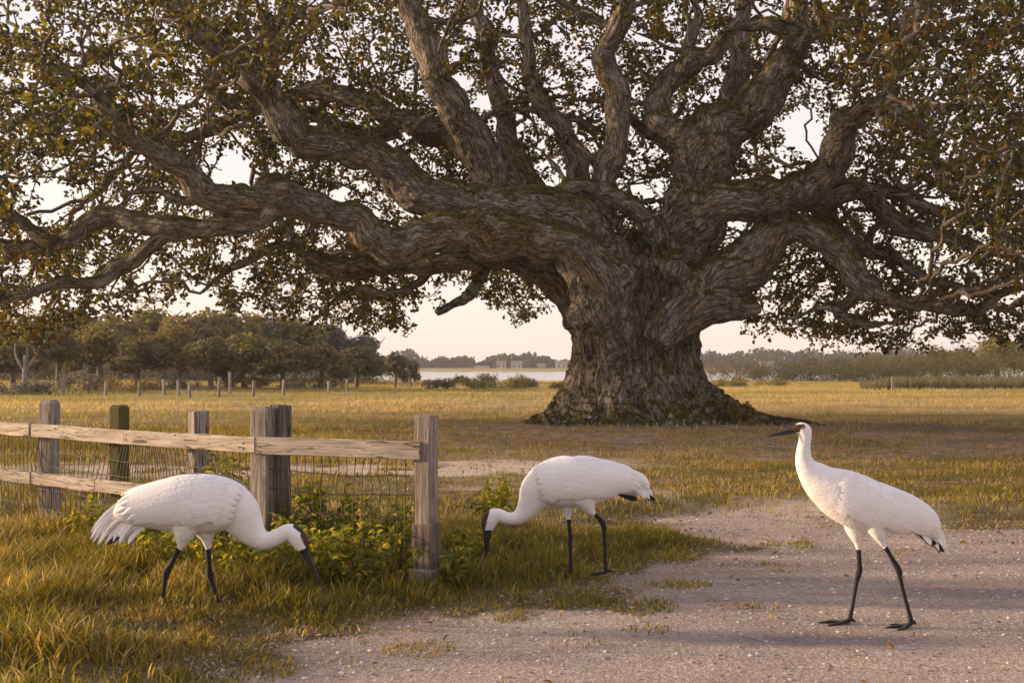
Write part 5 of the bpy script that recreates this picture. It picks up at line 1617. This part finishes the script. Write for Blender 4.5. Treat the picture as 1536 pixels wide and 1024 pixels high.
# thin posts of a far fence
pm = None
FP = [95, 158, 209, 246, 268, 284, 328, 345, 380, 425, 493, 521]
ordn = ['first', 'second', 'third', 'fourth', 'fifth', 'sixth', 'seventh', 'eighth', 'ninth', 'tenth', 'eleventh', 'twelfth']
for i, x in enumerate(FP):
    D = [74, 71, 71, 73, 72, 69, 69, 78, 72, 74, 78, 82][i]
    xw = (x - 768) / F * D
    v, q, t = board(0.14, 0.14, [1.1, 0.95, 0.9, 1.0, 0.9, 0.95, 1.1, 1.35, 1.0, 0.95, 0.85, 0.8][i], 30 + i, 0.01, 0.2, 6)
    o = link('field_post', grain_mesh('field_post', v, q, 2, t), M['far_post'])
    o.location = (xw, D, hgt(xw, D) - 0.05); o.rotation_euler = (rng.uniform(-.04, .04), rng.uniform(-.05, .05), rng.uniform(0, 1.5))
    tag(o, f'{ordn[i]} thin pale post from the left before the dark wood', 'post', 'thin pale posts before the wood')
v, q, t = board(0.16, 0.16, 0.95, 50, 0.01, 0.3, 6)
xw = (1339 - 768) / F * 92
o = link('marker_post', grain_mesh('marker_post', v, q, 2, t), M['post']); o.location = (xw, 92, hgt(xw, 92) - 0.05)
tag(o, 'small pale marker post alone in the field before the reeds', 'post')

# far shore: wood and houses across the water
n_ = 45000
xs = rng.uniform(-420, 520, n_)
prof_x = np.interp(xs, [-420, -100, -40, 0, 30, 120, 520], [9, 9, 7.5, 7, 7, 9.5, 11])
z_ = 0.0 + rng.random(n_) ** 0.85 * 1.2 * prof_x * (0.72 + 0.28 * vnoise(np.c_[xs / 9.0, np.zeros(n_), np.zeros(n_)], 120) + 0.14 * vnoise(np.c_[xs / 3.5, np.zeros(n_), np.zeros(n_)], 121))
Pw = np.c_[xs, 640 + rng.uniform(0, 26, n_), z_]
Nn = unit(np.array([0, -0.5, 0.6]) + rng.normal(0, 0.6, (n_, 3)))
L = rng.uniform(1.0, 2.3, n_)
cw = pick([(0.055, 0.055, 0.03), (0.075, 0.065, 0.035), (0.10, 0.07, 0.035)], [3, 2, 1], n_) * (1 + 0.3 * vnoise(np.c_[xs / 7, z_ / 3, np.zeros(n_)], 122)[:, None])
tag(link('far_wood', leaf_mesh('far_wood', Pw, Nn, rng.normal(0, 1, (n_, 3)), L, L * 0.8, cw), M['far_leaf']), 'hazy wood along the far shore of the lake', 'wood', kind='stuff')
HS = [(722, 556, 9, 'wide pale house low on the far shore, left of the others'), (752, 549, 6, 'small white house high among the far trees'), (775, 549, 7, 'white house beside the small one among the far trees'), (812, 553, 5, 'pale boathouse at the far waterline near the oak trunk'), (842, 549, 7, 'white house on the far shore touching the oak trunk'), (1150, 549, 8, 'pale house on the far shore right of the oak trunk')]
for (x, y, w_, lab_) in HS:
    D = 632
    xw = (x - 768) / F * D; zb = CH - (y - HZ) / F * D - 1.5
    w_ *= 0.75; root = empty('house', (xw, D, zb + 0.4)); root.scale = (1, 1, 0.75); tag(root, lab_, 'house', 'houses on the far shore')
    mbx = MB(); a, b_, h_ = w_ / 2, 3.0, 3.0
    mbx.add([(-a, -b_, -2), (a, -b_, -2), (a, b_, -2), (-a, b_, -2), (-a, -b_, h_), (a, -b_, h_), (a, b_, h_), (-a, b_, h_)], [(0, 1, 5, 4), (1, 2, 6, 5), (2, 3, 7, 6), (3, 0, 4, 7)])
    link('wall', mbx.mesh('wall', False), M['house'], root)
    mbx = MB(); e = 0.35
    mbx.add([(-a - e, -b_ - e, h_ - .1), (a + e, -b_ - e, h_ - .1), (a + e, 0, h_ + 1.9), (-a - e, 0, h_ + 1.9), (-a - e, b_ + e, h_ - .1), (a + e, b_ + e, h_ - .1)], [(0, 1, 2, 3), (3, 2, 5, 4)], [(0, 3, 4), (1, 5, 2)])
    link('roof', mbx.mesh('roof', False), M['roof'], root)
    for wx in (-0.25, 0.25):
        mbx = MB(); x0 = wx * w_
        mbx.add([(x0 - .5, -b_ - .02, 0.8), (x0 + .5, -b_ - .02, 0.8), (x0 + .5, -b_ - .02, 2.1), (x0 - .5, -b_ - .02, 2.1)], [(0, 1, 2, 3)])
        link('window', mbx.mesh('window', False), M['pane'], root)

# ------------------------------------------------------------------ evening air
HAZE = 0.0003
if HAZE > 0:
    hv = np.array([(sx * 1450, y_, z_) for z_ in (-4.0, 18.5) for (sx, y_) in ((-1, -35), (1, -35), (1, 900), (-1, 900))], float)
    hm = make_mesh('haze', hv, [(0, 3, 2, 1), (4, 5, 6, 7), (0, 1, 5, 4), (1, 2, 6, 5), (2, 3, 7, 6), (3, 0, 4, 7)], None, False)
    mh = bpy.data.materials.new('haze'); mh.use_nodes = True
    t = mh.node_tree
    for n_ in list(t.nodes): t.nodes.remove(n_)
    pv = N(t, 'ShaderNodeVolumePrincipled'); pv.inputs['Color'].default_value = (0.95, 0.93, 0.93, 1); pv.inputs['Density'].default_value = HAZE
    pv.inputs['Anisotropy'].default_value = 0.2
    om = N(t, 'ShaderNodeOutputMaterial'); t.links.new(pv.outputs[0], om.inputs['Volume'])
    tag(link('haze', hm, mh), kind='stuff')
